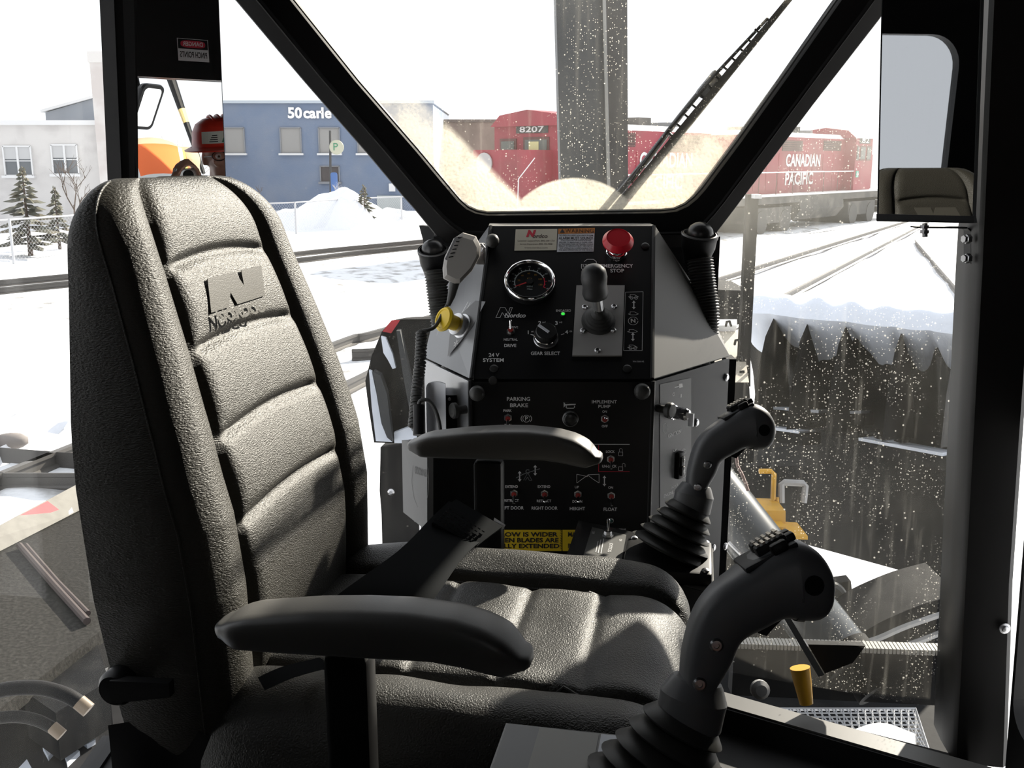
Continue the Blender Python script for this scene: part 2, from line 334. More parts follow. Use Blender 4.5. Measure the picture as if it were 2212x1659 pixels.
# left wall with its rounded window, right wall with the door window
def sidewall(name, xb, xt, y0, y1, holes, mtl, th):
    """flat side wall leaning from xb (floor) to xt (roof) with rounded window holes (y0,y1,z0,z1,r)"""
    def pt(y, z): t = (z - FLOOR_Z) / (ROOF_Z - FLOOR_Z); return V((lerp(xb, xt, t), y, z))
    mb = M(); ys = sorted({y0, y1, *[h[0] for h in holes], *[h[1] for h in holes]})
    for a, b in zip(ys, ys[1:]):
        hs = [h for h in holes if h[0] <= a and h[1] >= b]
        if not hs: mb.prism([pt(a, -1.56), pt(b, -1.56), pt(b, ROOF_Z), pt(a, ROOF_Z)], (th, 0, 0)); continue
        _, _, z0, z1, r = hs[0]
        mb.prism([pt(a, -1.56), pt(b, -1.56), pt(b, z0), pt(a, z0)], (th, 0, 0)); mb.prism([pt(a, z1), pt(b, z1), pt(b, ROOF_Z), pt(a, ROOF_Z)], (th, 0, 0))
        for cy, cz, sy, sz in ((a, z0, 1, 1), (b, z0, -1, 1), (a, z1, 1, -1), (b, z1, -1, -1)):
            if cy == y1: continue
            arc = [pt(cy + sy * r * (1 - math.sin(t)), cz + sz * r * (1 - math.cos(t))) for t in [math.pi / 2 * k / 8 for k in range(9)]]
            mb.prism([pt(cy, cz)] + arc[::-1], (th, 0, 0))
    wl = struct(part(name, mb, mtl, None, 20)); return wl, pt
wl, ptl = sidewall('wall_left', -.83, -.74, -.88, 1.90, [(.94, 1.90, -1.19, .40, .10), (.60, .80, -.1, .30, .05)], BLK, -.04)
for k, (a, b, z0, z1) in enumerate(((.92, 1.90, -1.2, .42), (.58, .82, -.12, .32))):
    mb = M(); mb.prism([ptl(a, z0), ptl(b, z0), ptl(b, z1), ptl(a, z1)], (-.004, 0, 0)); part('pane', mb, GL_L, wl, 0).location = (-.02, 0, 0)
wr, ptr = sidewall('wall_right', 1.0, .93, -.88, 1.80, [(1.60, 1.79, -1.1, -.50, .06)], BLK, .04)
mb = M(); mb.prism([ptr(1.58, -1.12), ptr(1.8, -1.12), ptr(1.8, -.48), ptr(1.58, -.48)], (.004, 0, 0)); part('pane', mb, GL_L, wr, 0).location = (.02, 0, 0)
LM_O = P(410, 378, 1.85); LM_N = -ray(410, 378).normalized()
def refl(v): return v - LM_N * (2 * (v - LM_O).dot(LM_N))
def vpt(x, y, Y=-.86 + .022):
    """real point on the plane y=Y whose reflection is seen at pixel x,y"""
    o, d = V((0, 0, 0)), ray(x, y); o = refl(o); d = d - LM_N * (2 * d.dot(LM_N)); return o + d * ((Y - o.y) / d.y)
# rear wall with the open hatch behind the photographer
mb = M(); yr = -.86; x0, x1 = -.14, .60; zt = vpt(400, 172).z
mb.box(((-.85 + x0) / 2, yr, -.38), (x0 + .85, .04, 2.36)); mb.box(((x1 + 1.02) / 2, yr, -.38), (1.02 - x1, .04, 2.36)); xm = (x0 + x1) / 2; mb.box((xm, yr, (zt + ROOF_Z) / 2), (x1 - x0, .04, ROOF_Z - zt)); mb.box((xm, yr, (-1.56 - .20) / 2), (x1 - x0, .04, 1.56 - .20)); mb.box((xm, yr + .03, zt + .012), (x1 - x0, .05, .024))
wb = struct(part('wall_back', mb, BLK, None, 0))
# ---------------------------------------------------------------- danger sticker on the rear header (seen in the mirror)
st = thing('danger_sticker', 'black, red and white pinch point danger sticker above the rear opening, seen mirrored', 'sticker', vpt(418, 130))
a, b = vpt(382, 82), vpt(452, 135); cx, cz = (a.x + b.x) / 2, (a.z + b.z) / 2; hw, hh = abs(b.x - a.x) / 2, abs(a.z - b.z) / 2; y = yr + .0225
def rect(mb, x, z, w_, h_, yy): mb.add([(x - w_, yy, z - h_), (x + w_, yy, z - h_), (x + w_, yy, z + h_), (x - w_, yy, z + h_)], [(0, 1, 2, 3)])
mb = M(); rect(mb, cx, cz, hw, hh, y); part('backing', mb, mat('sticker_white', (.75, .76, .77), .4), st, 0)
mb = M(); rect(mb, cx, cz + hh * .52, hw * .96, hh * .44, y + .0006); part('band', mb, BLK, st, 0)
mb = M(); mb.add([(cx + hw * .8 * math.copysign(abs(math.cos(t)) ** .5, math.cos(t)), y + .0012, cz + hh * .52 + hh * .32 * math.copysign(abs(math.sin(t)) ** .7, math.sin(t))) for t in [2 * math.pi * k / 32 for k in range(32)]], [tuple(range(32))]); part('oval', mb, mat('sticker_red', (.55, .02, .05), .4), st, 0)
mb = M(); text_into(mb, 'DANGER', (cx, y + .002, cz + hh * .52), (-1, 0, 0), (0, 0, 1), hh * .36, bold=.02, fit=hw * 1.3); part('lettering', mb, mat('sticker_white'), st, 0)
mb = M(); text_into(mb, 'PINCH POINTS', (cx, y + .002, cz - hh * .45), (-1, 0, 0), (0, 0, 1), hh * .5, bold=.02, fit=hw * 1.75); part('lettering', mb, BLK, st, 0)
# ---------------------------------------------------------------- mirrors
def mirror(name, label, o, n, corners, glass, border, th=.012):
    n = V(n).normalized(); c = [PL(x, y, o, n) for x, y in corners]
    t = thing(name, label, 'mirror', (c[1] + c[2]) / 2)
    ctr = sum(c, V()) / 4
    inn = [p + (ctr - p).normalized() * border for p in c]
    mb = M(); mb.prism([p + n * .002 for p in inn], -n * .003); part('mirror_glass', mb, glass, t, 0)
    mb = M(); bk = [p - n * th for p in c]
    mb.loft([[p - n * .0005 for p in inn], [p + n * .004 for p in inn], [p + n * .004 for p in c], bk], cap=False); mb.add(bk, [(0, 1, 2, 3)]); part('frame', mb, BLK, t, 0)
    return t, c
lm, lc = mirror('cab_mirror', 'tall flat mirror behind the seat top, reflecting a person in a red hard hat', LM_O, LM_N, [(284, -90), (291, 440), (490, 440), (469, -90)], MIRROR, .003)
mb = M(); bk = (lc[0] + lc[1]) / 2 - LM_N * .01; mb.tube([bk + V((.02, .01, .1)), bk + V((-.01, .015, .1)), bk + V((-.035, .0, .1))], .008, 8); part('bracket', mb, BLK, lm)
RM_O = PY(2000, 240, 1.82); RM_N = V((-.67, -.74, .0)).normalized()
rm, rc = mirror('cab_mirror', 'tall flat mirror bolted to the right pillar, black frame along its bottom', RM_O, RM_N, [(1908, -90), (1896, 478), (2103, 482), (2124, -90)], MIRROR_D, .0035)
mb = M(); n = RM_N; q = [PL(x, y, RM_O + n * .004, n) for x, y in ((1893, 462), (2103, 467), (2105, 482), (1893, 477))]; mb.prism(q, -n * .014); part('bottom_rail', mb, BLK, rm, 0)
mb = M(); a = P(1998, 483, 1.86); mb.cyl(a, P(1998, 512, 1.86), .005, 10); mb.lathe(P(1998, 486, 1.86), (0, 0, -1), [(.009, 0), (.009, .006)], 6); mb.lathe(P(1998, 497, 1.86), (0, 0, -1), [(.009, 0), (.009, .006)], 6); part('stud', mb, STEEL, rm)
mb = M(); a, b, c = P(1980, 493, 1.86), P(2090, 494, 1.86), P(2097, 500, 1.86); d = P(2097, 570, 1.86); w_ = V((0, .03, 0))
for s, e in ((a, b), (b, c), (c, d)):
    k = (e - s).cross(w_).normalized() * .003; mb.hexa([s, e, e + w_, s + w_], [s + k, e + k, e + w_ + k, s + w_ + k])
part('bracket', mb, BLK, rm, 0)
for y_ in (516, 558):
    mb = M(); mb.lathe(P(2094, y_, 1.85), (-1, -.3, 0), [(.009, 0), (.009, .008), (.007, .009), (.007, .014)], 6); part('bolt', mb, STEEL, rm)
mb = M(); mb.lathe(PY(2170, 1357, 1.795), (0, -1, 0), [(.011, 0), (.011, .002), (.007, .003), (.006, .007), (.002, .008)], 14); tag(part('pillar_screw', mb, STEEL), 'single steel screw head low on the wide black right pillar', 'screw')
# ================================================================ OPERATOR SEAT
SO = V((-.066, 1.154, 0)); SF = V((.982, -.187, 0)).normalized(); SL = V((.187, .982, 0)).normalized(); UP = V((0, 0, 1))
def sp(f, l, z): return SO + SF * f + SL * l + UP * z
def s_of(v): q = v - SO; return q.dot(SF), q.dot(SL), v.z
def SPX(x, y, lat): q = PL(x, y, SO + SL * lat, SL); return q.__sub__(SO).dot(SF), q.z
seat = thing('operator_chair', 'black vinyl operator chair with embossed backrest and two padded armrests', 'chair', sp(0, 0, FLOOR_Z))
F_C = [(-.66, -.205), (-.59, -.202), (-.45, -.202), (-.37, -.212), (-.275, -.237), (-.20, -.260), (-.14, -.280), (-.10, -.293), (-.02, -.318)]
R_C = [(-.66, -.325), (-.58, -.338), (-.43, -.353), (-.28, -.366), (-.11, -.374), (-.02, -.374)]
W_C = [(-.66, .235), (-.60, .242), (-.45, .252), (-.33, .248), (-.26, .238), (-.20, .226), (-.12, .210), (-.02, .198)]
SEAMS = [-.11, -.20, -.295, -.39]; ZT = -.018
def back_sec(z, t):
    """closed loop of the backrest at height z; t in 0..1 closes the rounded top"""
    k = math.sqrt(max(0, 1 - t * t)); f0, r0, w0 = interp(z, F_C), interp(z, R_C), interp(z, W_C)
    mid = (f0 + r0) / 2; w_ = w0 - .085 * (1 - k); cw = w_ * .63; loop = []
    n = 72
    for i in range(n + 1):
        u = -1 + 2 * i / n; l = u * w_; a = abs(l); f = f0
        if a < cw:
            g = 0
            lo = max([s for s in SEAMS if s <= z], default=-.60); hi = min([s for s in SEAMS if s > z], default=.02)
            tt = (z - lo) / (hi - lo); g += .0065 * (math.sin(math.pi * tt) ** .85 if 0 < tt < 1 else 0)
            for s in SEAMS: g -= .008 * math.exp(-((z - s - .012 * (1 - (l / cw) ** 2) + .006) / .0065) ** 2)
            f += g * sstep(0, .03, cw - a)
        else: f += .012 * math.sin(min(1, (a - cw) / (w_ - cw) * 1.4) * math.pi * .62)
        f -= .012 * math.exp(-((a - cw) / .0075) ** 2)
        e = max(0, (abs(u) - .80) / .20); f -= .030 * (1 - math.sqrt(max(0, 1 - e * e)))
        loop.append((f, l))
    fr, ll = loop[-1]; r = r0
    for i in range(1, 5): loop.append((lerp(fr, r + .02, i / 5), w_ * (1 + .012 * math.sin(math.pi * i / 5))))
    for i in range(25):
        u = 1 - 2 * i / 24; loop.append((r + .02 * abs(u) ** 4, w_ * u))
    for i in range(1, 5): loop.append((lerp(r + .02, loop[0][0], i / 5), -w_ * (1 + .012 * math.sin(math.pi * i / 5))))
    return [sp(mid + (f - mid) * (k * .97 + .03), l, z) for f, l in loop]
secs = []
zl = [-.66 + (.66 - .085) * i / 260 for i in range(261)]
for z in zl: secs.append(back_sec(z, 0))
for i in range(1, 17):
    t = math.sin(math.pi / 2 * i / 16); secs.append(back_sec(-.085 + (ZT + .085) * t, t * .998))
mb = M(); mb.loft(secs); br = part('backrest', mb, LEATHER, seat, 60)
mb = M(); mb.tube([s[0] + SF * .0005 for s in secs[28:-3]], .0014, 6); part('piping', mb, LEATHER, br)
mb = M(); mb.tube([s[72] + SF * .0005 for s in secs[28:-3]], .0014, 6); part('piping', mb, LEATHER, br)
# embossed letters
pa, pb = sp(interp(-.115, F_C) + .0075, 0, -.115), sp(interp(-.195, F_C) + .0075, 0, -.195); ny = (pa - pb).normalized(); LP = Plane(pa, SL, ny, 0)
c0, c1, c2 = LP.p(447, 602, 0), LP.p(563, 573, 0), LP.p(455, 676, 0); ex_, ey = (c1 - c0), (c2 - c0)
def npt(x, y): return c2 + ex_ * x + (c0 - c2) * y
EMB = mat('embossed_vinyl', (.085, .08, .068), .36, spec=.5, bump=((330, 330, 900), .2, .0008))
mb = M(); nn = LP.n * .0009
for poly in ([(0, 0), (0, 1), (.30, 1), (.36, .42), (.31, 0)], [(.30, 1), (.48, 1), (.62, .50), (.66, .5), (.66, 0), (.46, 0), (.36, .42)], [(.66, 0), (.66, .5), (.62, .5), (.60, 1), (1, 1), (1, 0)]):
    mb.prism([npt(*p) for p in poly], nn)
part('emblem', mb, EMB, br, 0)
mb = M(); text_into(mb, 'NORDCO', LP.p(517, 676, .0042), (LP.p(567, 664, 0) - LP.p(465, 690, 0)), ny, .0135, bold=.035, fit=(LP.p(567, 664, 0) - LP.p(465, 690, 0)).length)
part('emblem_lettering', mb, EMB, br, 0)
# cushion
CFR, CLR = (-.26, .292), (-.262, .262)
PLEAT = [-.03, .072, .168]
def cush(u, v):
    a, b = u * 2 - 1, v * 2 - 1; m_ = max(abs(a), abs(b)); q = (abs(a) ** 7 + abs(b) ** 7) ** (1 / 7) or 1e-6; s_ = m_ / q if m_ > 0 else 1
    f = lerp(*CFR, (a * s_ + 1) / 2); l = lerp(*CLR, (b * s_ + 1) / 2)
    z = -.566; e = max(0, (m_ - .70) / .30); z -= .085 * (1 - math.sqrt(max(0, 1 - e ** 2.4)))
    al = abs(l); hw = .137
    if al < hw:
        pts = [-.26] + PLEAT + [.26]
        for p, q_ in zip(pts, pts[1:]):
            if p <= f <= q_: z += .004 * math.sin(math.pi * (f - p) / (q_ - p)) ** .7 * sstep(0, .03, hw - al)
        for p in PLEAT: z -= .004 * math.exp(-((f - p) / .006) ** 2)
    else: z += .020 * math.sin(min(1, (al - hw) / (.262 - hw) * 1.3) * math.pi * .6)
    z -= .012 * math.exp(-((al - hw) / .008) ** 2)
    z += .004 * noise.noise(V((f * 14, l * 14, 0))); return sp(f, l, z)
mb = M(); NU, NV = 110, 100; mb.grid(NU, NV, cush)
rim = [cush(i / NU, 0) for i in range(NU)] + [cush(1, j / NV) for j in range(NV)] + [cush(1 - i / NU, 1) for i in range(NU)] + [cush(0, 1 - j / NV) for j in range(NV)]
ctr = sp(.016, 0, 0)
def low(p, z, s): q = V((p.x, p.y, 0)); c = V((ctr.x, ctr.y, 0)); q = c + (q - c) * s; return V((q.x, q.y, z))
mb.loft([rim, [low(p, -.668, 1.006) for p in rim], [low(p, -.70, 1.0) for p in rim], [low(p, -.725, .97) for p in rim]], cap=False)
mb.add([low(p, -.725, .97) for p in rim], [tuple(range(len(rim)))])
cu = part('cushion', mb, LEATHER_C, seat, 60)
for lat in (-1, 1):
    mb = M(); mb.tube([cush(i / 60, (1 + lat * .533) / 2) + UP * .0005 for i in range(6, 55)], .0022, 6); part('piping', mb, LEATHER_C, cu)
# base of the seat
mb = M(); X_, Y_ = SF, SL
mb.rbox(sp(0, 0, -.80), (.46, .44, .14), .02, (X_, Y_, UP)); part('seat_pan', mb, BLK_M, seat)
mb = M()
for i in range(6): mb.rbox(sp(0, 0, -.90 - i * .04), (.40 - (i % 2) * .03, .40 - (i % 2) * .03, .045), .012, (X_, Y_, UP))
part('suspension_bellows', mb, BLK_M, seat)
mb = M(); mb.rbox(sp(0, 0, -1.155), (.50, .46, .09), .01, (X_, Y_, UP)); part('seat_base', mb, BLK_M, seat)
# fabric skirt hanging off the back
mb = M(); mb.grid(20, 8, lambda u, v: sp(lerp(-.335, -.17, u), -.243 - .008 * math.sin(u * 9) * v, lerp(-.60, -.78, v) + .012 * math.sin(u * 4))); part('back_skirt', mb, BLK_M, seat)
# recline lever
mb = M(); c = PL(250, 1487, SO + SL * -.262, SL); mb.lathe(c + SL * .014, -SL, [(.020, 0), (.020, .014), (.016, .020), (.004, .021)], 24)
e = PL(372, 1487, SO + SL * -.27, SL); mb.loft([[c - SL * .002 + UP * h + SL * d for h, d in ((.014, .004), (.014, -.008), (-.012, -.008), (-.012, .004))], [e + UP * h + SL * d for h, d in ((.009, .004), (.009, -.006), (-.007, -.006), (-.007, .004))]]); part('recline_lever', mb, BLK, seat)
# armrests
TOP = [SPX(x, y, -.296) for x, y in ((486, 1338), (500, 1318), (530, 1303), (570, 1294), (700, 1284), (800, 1283), (900, 1287), (1000, 1301), (1060, 1319), (1100, 1340), (1124, 1360), (1137, 1378))]
BOT = [SPX(x, y, -.334) for x, y in ((484, 1392), (496, 1405), (600, 1414), (800, 1427), (930, 1434), (1000, 1447), (1050, 1460), (1090, 1468), (1118, 1463), (1136, 1452))]
ARM = mat('armrest_plastic', (.115, .113, .108), .40, bump=((700, 700, 700), .15, .0004))
def arm(lat):
    ar = bpy.data.objects.new('tmp', None)
    f0, f1 = max(TOP[0][0], BOT[0][0]) - .004, min(TOP[-1][0], BOT[-1][0]); secs = []
    n = 40
    for i in range(n + 1):
        t = i / n; f = lerp(f0, f1, t); zt, zb = interp(f, TOP), interp(f, BOT); k = 1
        if t < .07: k = math.sqrt(max(.30, 1 - ((.07 - t) / .07) ** 2))
        if t > .93: k = math.sqrt(max(.30, 1 - ((t - .93) / .07) ** 2))
        zc, h = (zt + zb) / 2, (zt - zb) / 2; w_ = .029 * (.35 + .65 * k); h = h * (.72 + .28 * k)
        sec = []
        for a in [2 * math.pi * j / 28 for j in range(28)]:
            c_, s_ = math.cos(a), math.sin(a); sec.append(sp(f, lat + w_ * math.copysign(abs(c_) ** .5, c_) * (1 - .10 * (s_ < 0)), zc + h * math.copysign(abs(s_) ** .5, s_)))
        secs.append(sec)
    for e_, s_ in ((0, -1), (-1, 1)):
        c_ = sum(secs[e_], V()) / 28; cap_ = [[c_ + (q - c_) * k_ + SF * (s_ * o_) for q in secs[e_]] for k_, o_ in ((.90, .004), (.62, .008), (.15, .0095))]
        secs = (cap_[::-1] + secs) if e_ == 0 else (secs + cap_)
    mb = M(); mb.loft(secs); p = part('armrest', mb, ARM, seat, 50)
    mb = M(); ln = [[(a[13].lerp(a[15], .5)) for a in secs][j] for j in range(4, n + 3)]; mb.tube([q - SL * .0 for q in ln], .0012, 5); part('parting_line', mb, BLK, p)
    a0 = SPX(716, 1500, -.30)[0]; a1 = SPX(812, 1500, -.30)[0]
    mb = M(); mb.rbox(sp((a0 + a1) / 2, lat + .008, -.68), (a1 - a0, .028, .46), .006, (SF, SL, UP)); part('armrest_upright', mb, BLK, seat)
arm(-.315); arm(.313)
# seat belt lying over the cushion
BELT = mat('belt_webbing', (.030, .0325, .035), .9, spec=.08)
belt = thing('seat_belt', 'dark grey seat belt webbing with stitched end lying across the cushion', 'seat belt', P(840, 1290, 1.2))
def ribbon(mb, L_, R_, th=.0022):
    n = (L_[1] - L_[0]).cross(R_[0] - L_[0]).normalized() * th; m_ = 14
    L_, R_ = catmull(L_, 5), catmull(R_, 5)
    mb.loft([[a, b, b + n, a + n] for a, b in zip(L_, R_)])
mb = M(); ribbon(mb, [P(600, 1400, 1.10), P(720, 1292, 1.15), P(860, 1190, 1.24), P(930, 1120, 1.31), P(970, 1082, 1.35)], [P(850, 1400, 1.14), P(940, 1290, 1.18), P(1000, 1205, 1.26), P(1045, 1165, 1.32), P(1090, 1138, 1.35)]); part('webbing', mb, BELT, belt, 40)
mb = M(); ribbon(mb, [P(935, 1128, 1.300), P(950, 1105, 1.32), P(985, 1078, 1.345)], [P(1030, 1180, 1.305), P(1055, 1160, 1.32), P(1086, 1137, 1.345)], .004); part('folded_end', mb, BELT, belt, 40)
mb = M()
for i in range(5):
    a, b = P(945 + i * 6, 1122 - i * 6, 1.2995 + .0045 * i), P(1022 + i * 7, 1172 - i * 5, 1.3035 + .0045 * i)
    for k in range(9): mb.tube([a.lerp(b, k / 9), a.lerp(b, (k + .6) / 9)], .0008, 4)
part('stitching', mb, mat('stitch_grey', (.05, .053, .058), .5), belt)
mb = M(); a, b = P(968, 1080, 1.36), P(1005, 1060, 1.36); mb.hexa([P(968, 1086, 1.36), P(1000, 1062, 1.36), P(1022, 1082, 1.36), P(985, 1100, 1.36)], [P(968, 1086, 1.375), P(1000, 1062, 1.375), P(1022, 1082, 1.375), P(985, 1100, 1.375)]); part('tongue', mb, BLK, belt, 0); mb = M(); mb.hexa([P(1068, 1118, 1.36), P(1092, 1134, 1.36), P(1088, 1142, 1.36), P(1060, 1150, 1.36)], [P(1068, 1118, 1.37), P(1092, 1134, 1.37), P(1088, 1142, 1.37), P(1060, 1150, 1.37)]); part('latch_plate', mb, STEEL, belt, 0)
mb = M(); ribbon(mb, [P(560, 1462, 1.02), P(610, 1440, 1.05), P(690, 1420, 1.09)], [P(575, 1490, 1.02), P(640, 1462, 1.05), P(720, 1440, 1.09)]); part('webbing', mb, BELT, belt, 40)
# ================================================================ JOYSTICKS
GL = [(1425, 1500), (1468, 1468), (1474, 1400), (1498, 1320), (1535, 1268), (1580, 1233), (1630, 1194), (1680, 1167), (1722, 1167), (1757, 1188), (1780, 1222), (1790, 1256)]
GR = [(1560, 1500), (1538, 1482), (1572, 1428), (1588, 1390), (1604, 1372), (1640, 1352), (1684, 1330), (1722, 1337), (1752, 1333), (1776, 1314), (1788, 1284)]
GR.insert(8, (1704, 1334)); GD = [.036, .024, .025, .026, .027, .030, .033, .036, .036, .034, .028, .016]
def joystick(label, px, py, D, pod):
    """same grip twice; px,py is where the grip leaves its collar"""
    k = .9 / D
    def Q(x, y, dd=0): return P(px + (x - 1485) * k, py + (y - 1545) * k, D) + CF * 0 + V((0, dd, 0))
    dep = V((0, 1, 0)) - (Q(1485, 1400) - Q(1485, 1545)).normalized() * V((0, 1, 0)).dot((Q(1485, 1400) - Q(1485, 1545)).normalized()); dep = V((0, .976, -.218))
    t = thing('joystick', label, 'joystick', Q(1405, 1715), 'joysticks in front of the seat')
    # grip
    Lc = catmull([V((x, y, 0)) for x, y in GL[1:]], 5); Rc = catmull([V((x, y, 0)) for x, y in GR[1:]], 5); Dc = catmull([V((d, 0, 0)) for d in GD[1:]], 5)
    secs = []; n = len(Lc)
    for i in range(n):
        l, r, d = Q(Lc[i].x, Lc[i].y), Q(Rc[i].x, Rc[i].y), Dc[i].x; c = (l + r) / 2; h = (r - l) / 2; e = .62
        secs.append([c + h * math.copysign(abs(math.cos(a)) ** e, math.cos(a)) + dep * (d * math.copysign(abs(math.sin(a)) ** e, math.sin(a))) for a in [2 * math.pi * j / 28 for j in range(28)]])
    l, r = secs[-1][0], secs[-1][14]; c = sum(secs[-1], V()) / 28; outw = (Q(1790, 1250) - Q(1700, 1250)).normalized()
    for s_, o_ in ((.7, .002), (.3, .003)): secs.append([c + (p - c) * s_ + outw * o_ for p in secs[n - 1]])
    mb = M(); mb.loft(secs); gm_ = mb; gp = part('grip', mb, PLAS, t, 50)
    # trigger under the head
    mb = M(); tr = [Q(*p) for p in ((1622, 1345), (1630, 1362), (1648, 1368), (1664, 1350), (1684, 1330), (1650, 1322))]; mb.prism([p - dep * .010 for p in tr], dep * .020); part('trigger', mb, BLK, gp, 0)
    # round hole and screws on the near face, buttons on the top face
    def face(x, y, up=.0):   # point on the near side of the grip
        b = Q(x, y); best = min((i for i in range(n)), key=lambda i: abs((sum(secs[i], V()) / 28 - b).length)); return b - dep * (Dc[best].x * .985 + up)
    bv = BVHTree.FromPolygons([tuple(v) for v in gm_.v], gm_.f)
    def hit(x, y): d = (Q(x, y)).normalized(); h = bv.ray_cast(V((0, 0, 0)), d); nn_ = h[1] if h[1].dot(d) < 0 else -h[1]; return h[0], nn_
    hp_, hn_ = hit(1757, 1265); mb = M(); mb.lathe(hp_ - hn_ * .002, hn_, [(.0088, 0), (.0088, .0028), (.0076, .003), (.0074, .0024), (.0008, .0023)], 20); part('side_hole', mb, BLK_M, gp)
    for x, y in ((1545, 1393), (1509, 1477)):
        hp_, hn_ = hit(x, y); mb = M(); mb.lathe(hp_ - hn_ * .001, hn_, [(.0062, 0), (.0062, .003), (.0045, .0045), (.0025, .0046), (.0022, .003)], 16); part('screw', mb, STEEL, gp)
    a, b = Q(1586, 1232), Q(1718, 1163); tx = (b - a).normalized(); tn = tx.cross(dep).normalized();
    if tn.z < 0: tn = -tn
    mb = M(); mb.rbox((a + b) / 2 + tn * .0012, ((b - a).length * .84, .050, .006), .0025, (tx, dep, tn)); part('top_plate', mb, GREYD, gp)
    c0 = a.lerp(b, .60)
    for r_ in range(2):
        mb = M(); bc = c0 - dep * (.010 - r_ * .016) + tn * .008; mb.rbox(bc, (.030, .013, .010), .002, (tx, dep, tn)); bt = part('rocker_button', mb, BLK, gp)
        mb = M()
        for q in range(5): mb.box(bc + tx * (-.011 + q * .0055) + tn * .0058, (.0028, .012, .002), (tx, dep, tn))
        part('ribs', mb, mat('button_grey', (.25, .24, .22), .35), bt, 0)
    for s_ in (-.006, .009):
        mb = M(); bc = a.lerp(b, .86) - dep * (s_ - .002) + tn * .006; mb.rbox(bc, (.014, .011, .008), .002, (tx, dep, tn)); part('push_button', mb, BLK, gp)
    mb = M(); mb.rbox(a.lerp(b, .66) - dep * .022 + tn * .006, (.016, .010, .011), .003, (tx, dep, tn)); part('push_button', mb, BLK, gp)
    # collar and bellows
    A0, A1 = Q(1400, 1722), Q(1487, 1540); ax = (A1 - A0).normalized(); col_ax = (Q(1505, 1465) - Q(1484, 1560)).normalized()
    c = Q(1484, 1562); hgt = (Q(1500, 1468) - c).length
    mb = M(); mb.lathe(c, col_ax, [(.024, -.006), (.030, 0), (.0300, hgt * .45), (.0305, hgt * .62), (.024, hgt * .95), (.022, hgt * 1.02)], 28); part('collar', mb, PLAS, t, 30)
    Lb = (A1 - A0).length - .004; prof = []; m_ = 5
    for i in range(m_):
        z0 = Lb * i / m_; z1 = Lb * (i + 1) / m_; R_ = lerp(.064, .039, i / (m_ - 1)); inn = R_ * .72
        prof += [(inn, z0), (R_ * .95, z0 + (z1 - z0) * .20), (R_, z0 + (z1 - z0) * .32), (R_ * .97, z0 + (z1 - z0) * .45), (lerp(inn, R_, .25), z0 + (z1 - z0) * .92)]
    prof.append((.028, Lb))
    mb = M(); mb.lathe(A0, ax, prof, 36); part('rubber_boot', mb, RUB, t, 40)
    mb = M(); mb.rbox(A0 + V((0, 0, -.012)), (.135, .135, .022), .006, (SF, SL, UP)); part('mounting_flange', mb, BLK, t)
    for sx in (-1, 1):
        for sy in (-1, 1): mb = M(); mb.lathe(A0 + SF * .057 * sx + SL * .057 * sy + UP * -.002, UP, [(.006, 0), (.006, .003), (.003, .005)], 12); part('flange_screw', mb, STEEL, t)
    return A0
J2 = joystick('nearer, larger joystick with ribbed thumb buttons and bellows boot at the bottom edge', 1487, 1545, .90, None)
J1 = joystick('farther joystick in front of the ignition panel, boot on the small switch pod', 1493, 1092, 1.55, None)
# switch pods that carry them
def pod(label, cs, z, th, name='joystick_pod'):
    t = thing(name, label, 'control pod', V((cs[0].x, cs[0].y, z - th)))
    mb = M(); mb.hexa(cs, [c - UP * th for c in cs]); b = part('housing', mb, mat('pod_paint', (.035, .035, .036), .22), t, 0); return t
z1 = J1.z - .024; cs = [PZ(1250, 1124, z1), PZ(1540, 1186, z1), PZ(1543, 1300, z1), PZ(1222, 1205, z1)]
cs[2] = cs[1] + (cs[3] - cs[0]) * 1.02
pd1 = pod('black switch pod with grey sticker and metal toggle beyond the cushion', cs, z1, .05)
mb = M(); a0, a1, a2, a3 = PZ(1478, 1173, z1 + .0008), PZ(1539, 1187, z1 + .0008), PZ(1560, 1262, z1 + .0008), PZ(1500, 1246, z1 + .0008); mb.add([cs[0].lerp(cs[1], .80) + UP * .001, cs[1] + UP * .001, cs[2] + UP * .001, cs[3].lerp(cs[2], .80) + UP * .001], [(0, 1, 2, 3)]); part('sunlit_end', mb, GREYP, pd1, 0)  # sunlight on the pod's right end, put in as a paler grey sheet
PODP = Plane(cs[0] + UP * 0, SF, SL, .0012)
mb = M(); PODP.poly(mb, [(1279, 1139), (1353, 1156), (1341, 1218), (1260, 1201)], .0006); part('sticker', mb, mat('sticker_grey', (.115, .115, .11), .45), pd1, 0)
mb = M()
for tx_, x, y, h in (('OFF', 1281, 1152, 5), ('ON', 1340, 1168, 5), ('JOYSTICKS', 1318, 1184, 6)):
    D = PODP.p(x, y).dot(CF); text_into(mb, tx_, PODP.p(x, y), SL * -1, SF, h * D / FPX * 1.2, bold=.01)
for x0_, y0_, x1_, y1_ in ((1304, 1165, 1298, 1197), (1298, 1167, 1292, 1196), (1292, 1170, 1287, 1194)): PODP.line(mb, [(x0_, y0_), (x1_, y1_)], 1.6)
part('lettering', mb, WHITE_INK, pd1, 0)
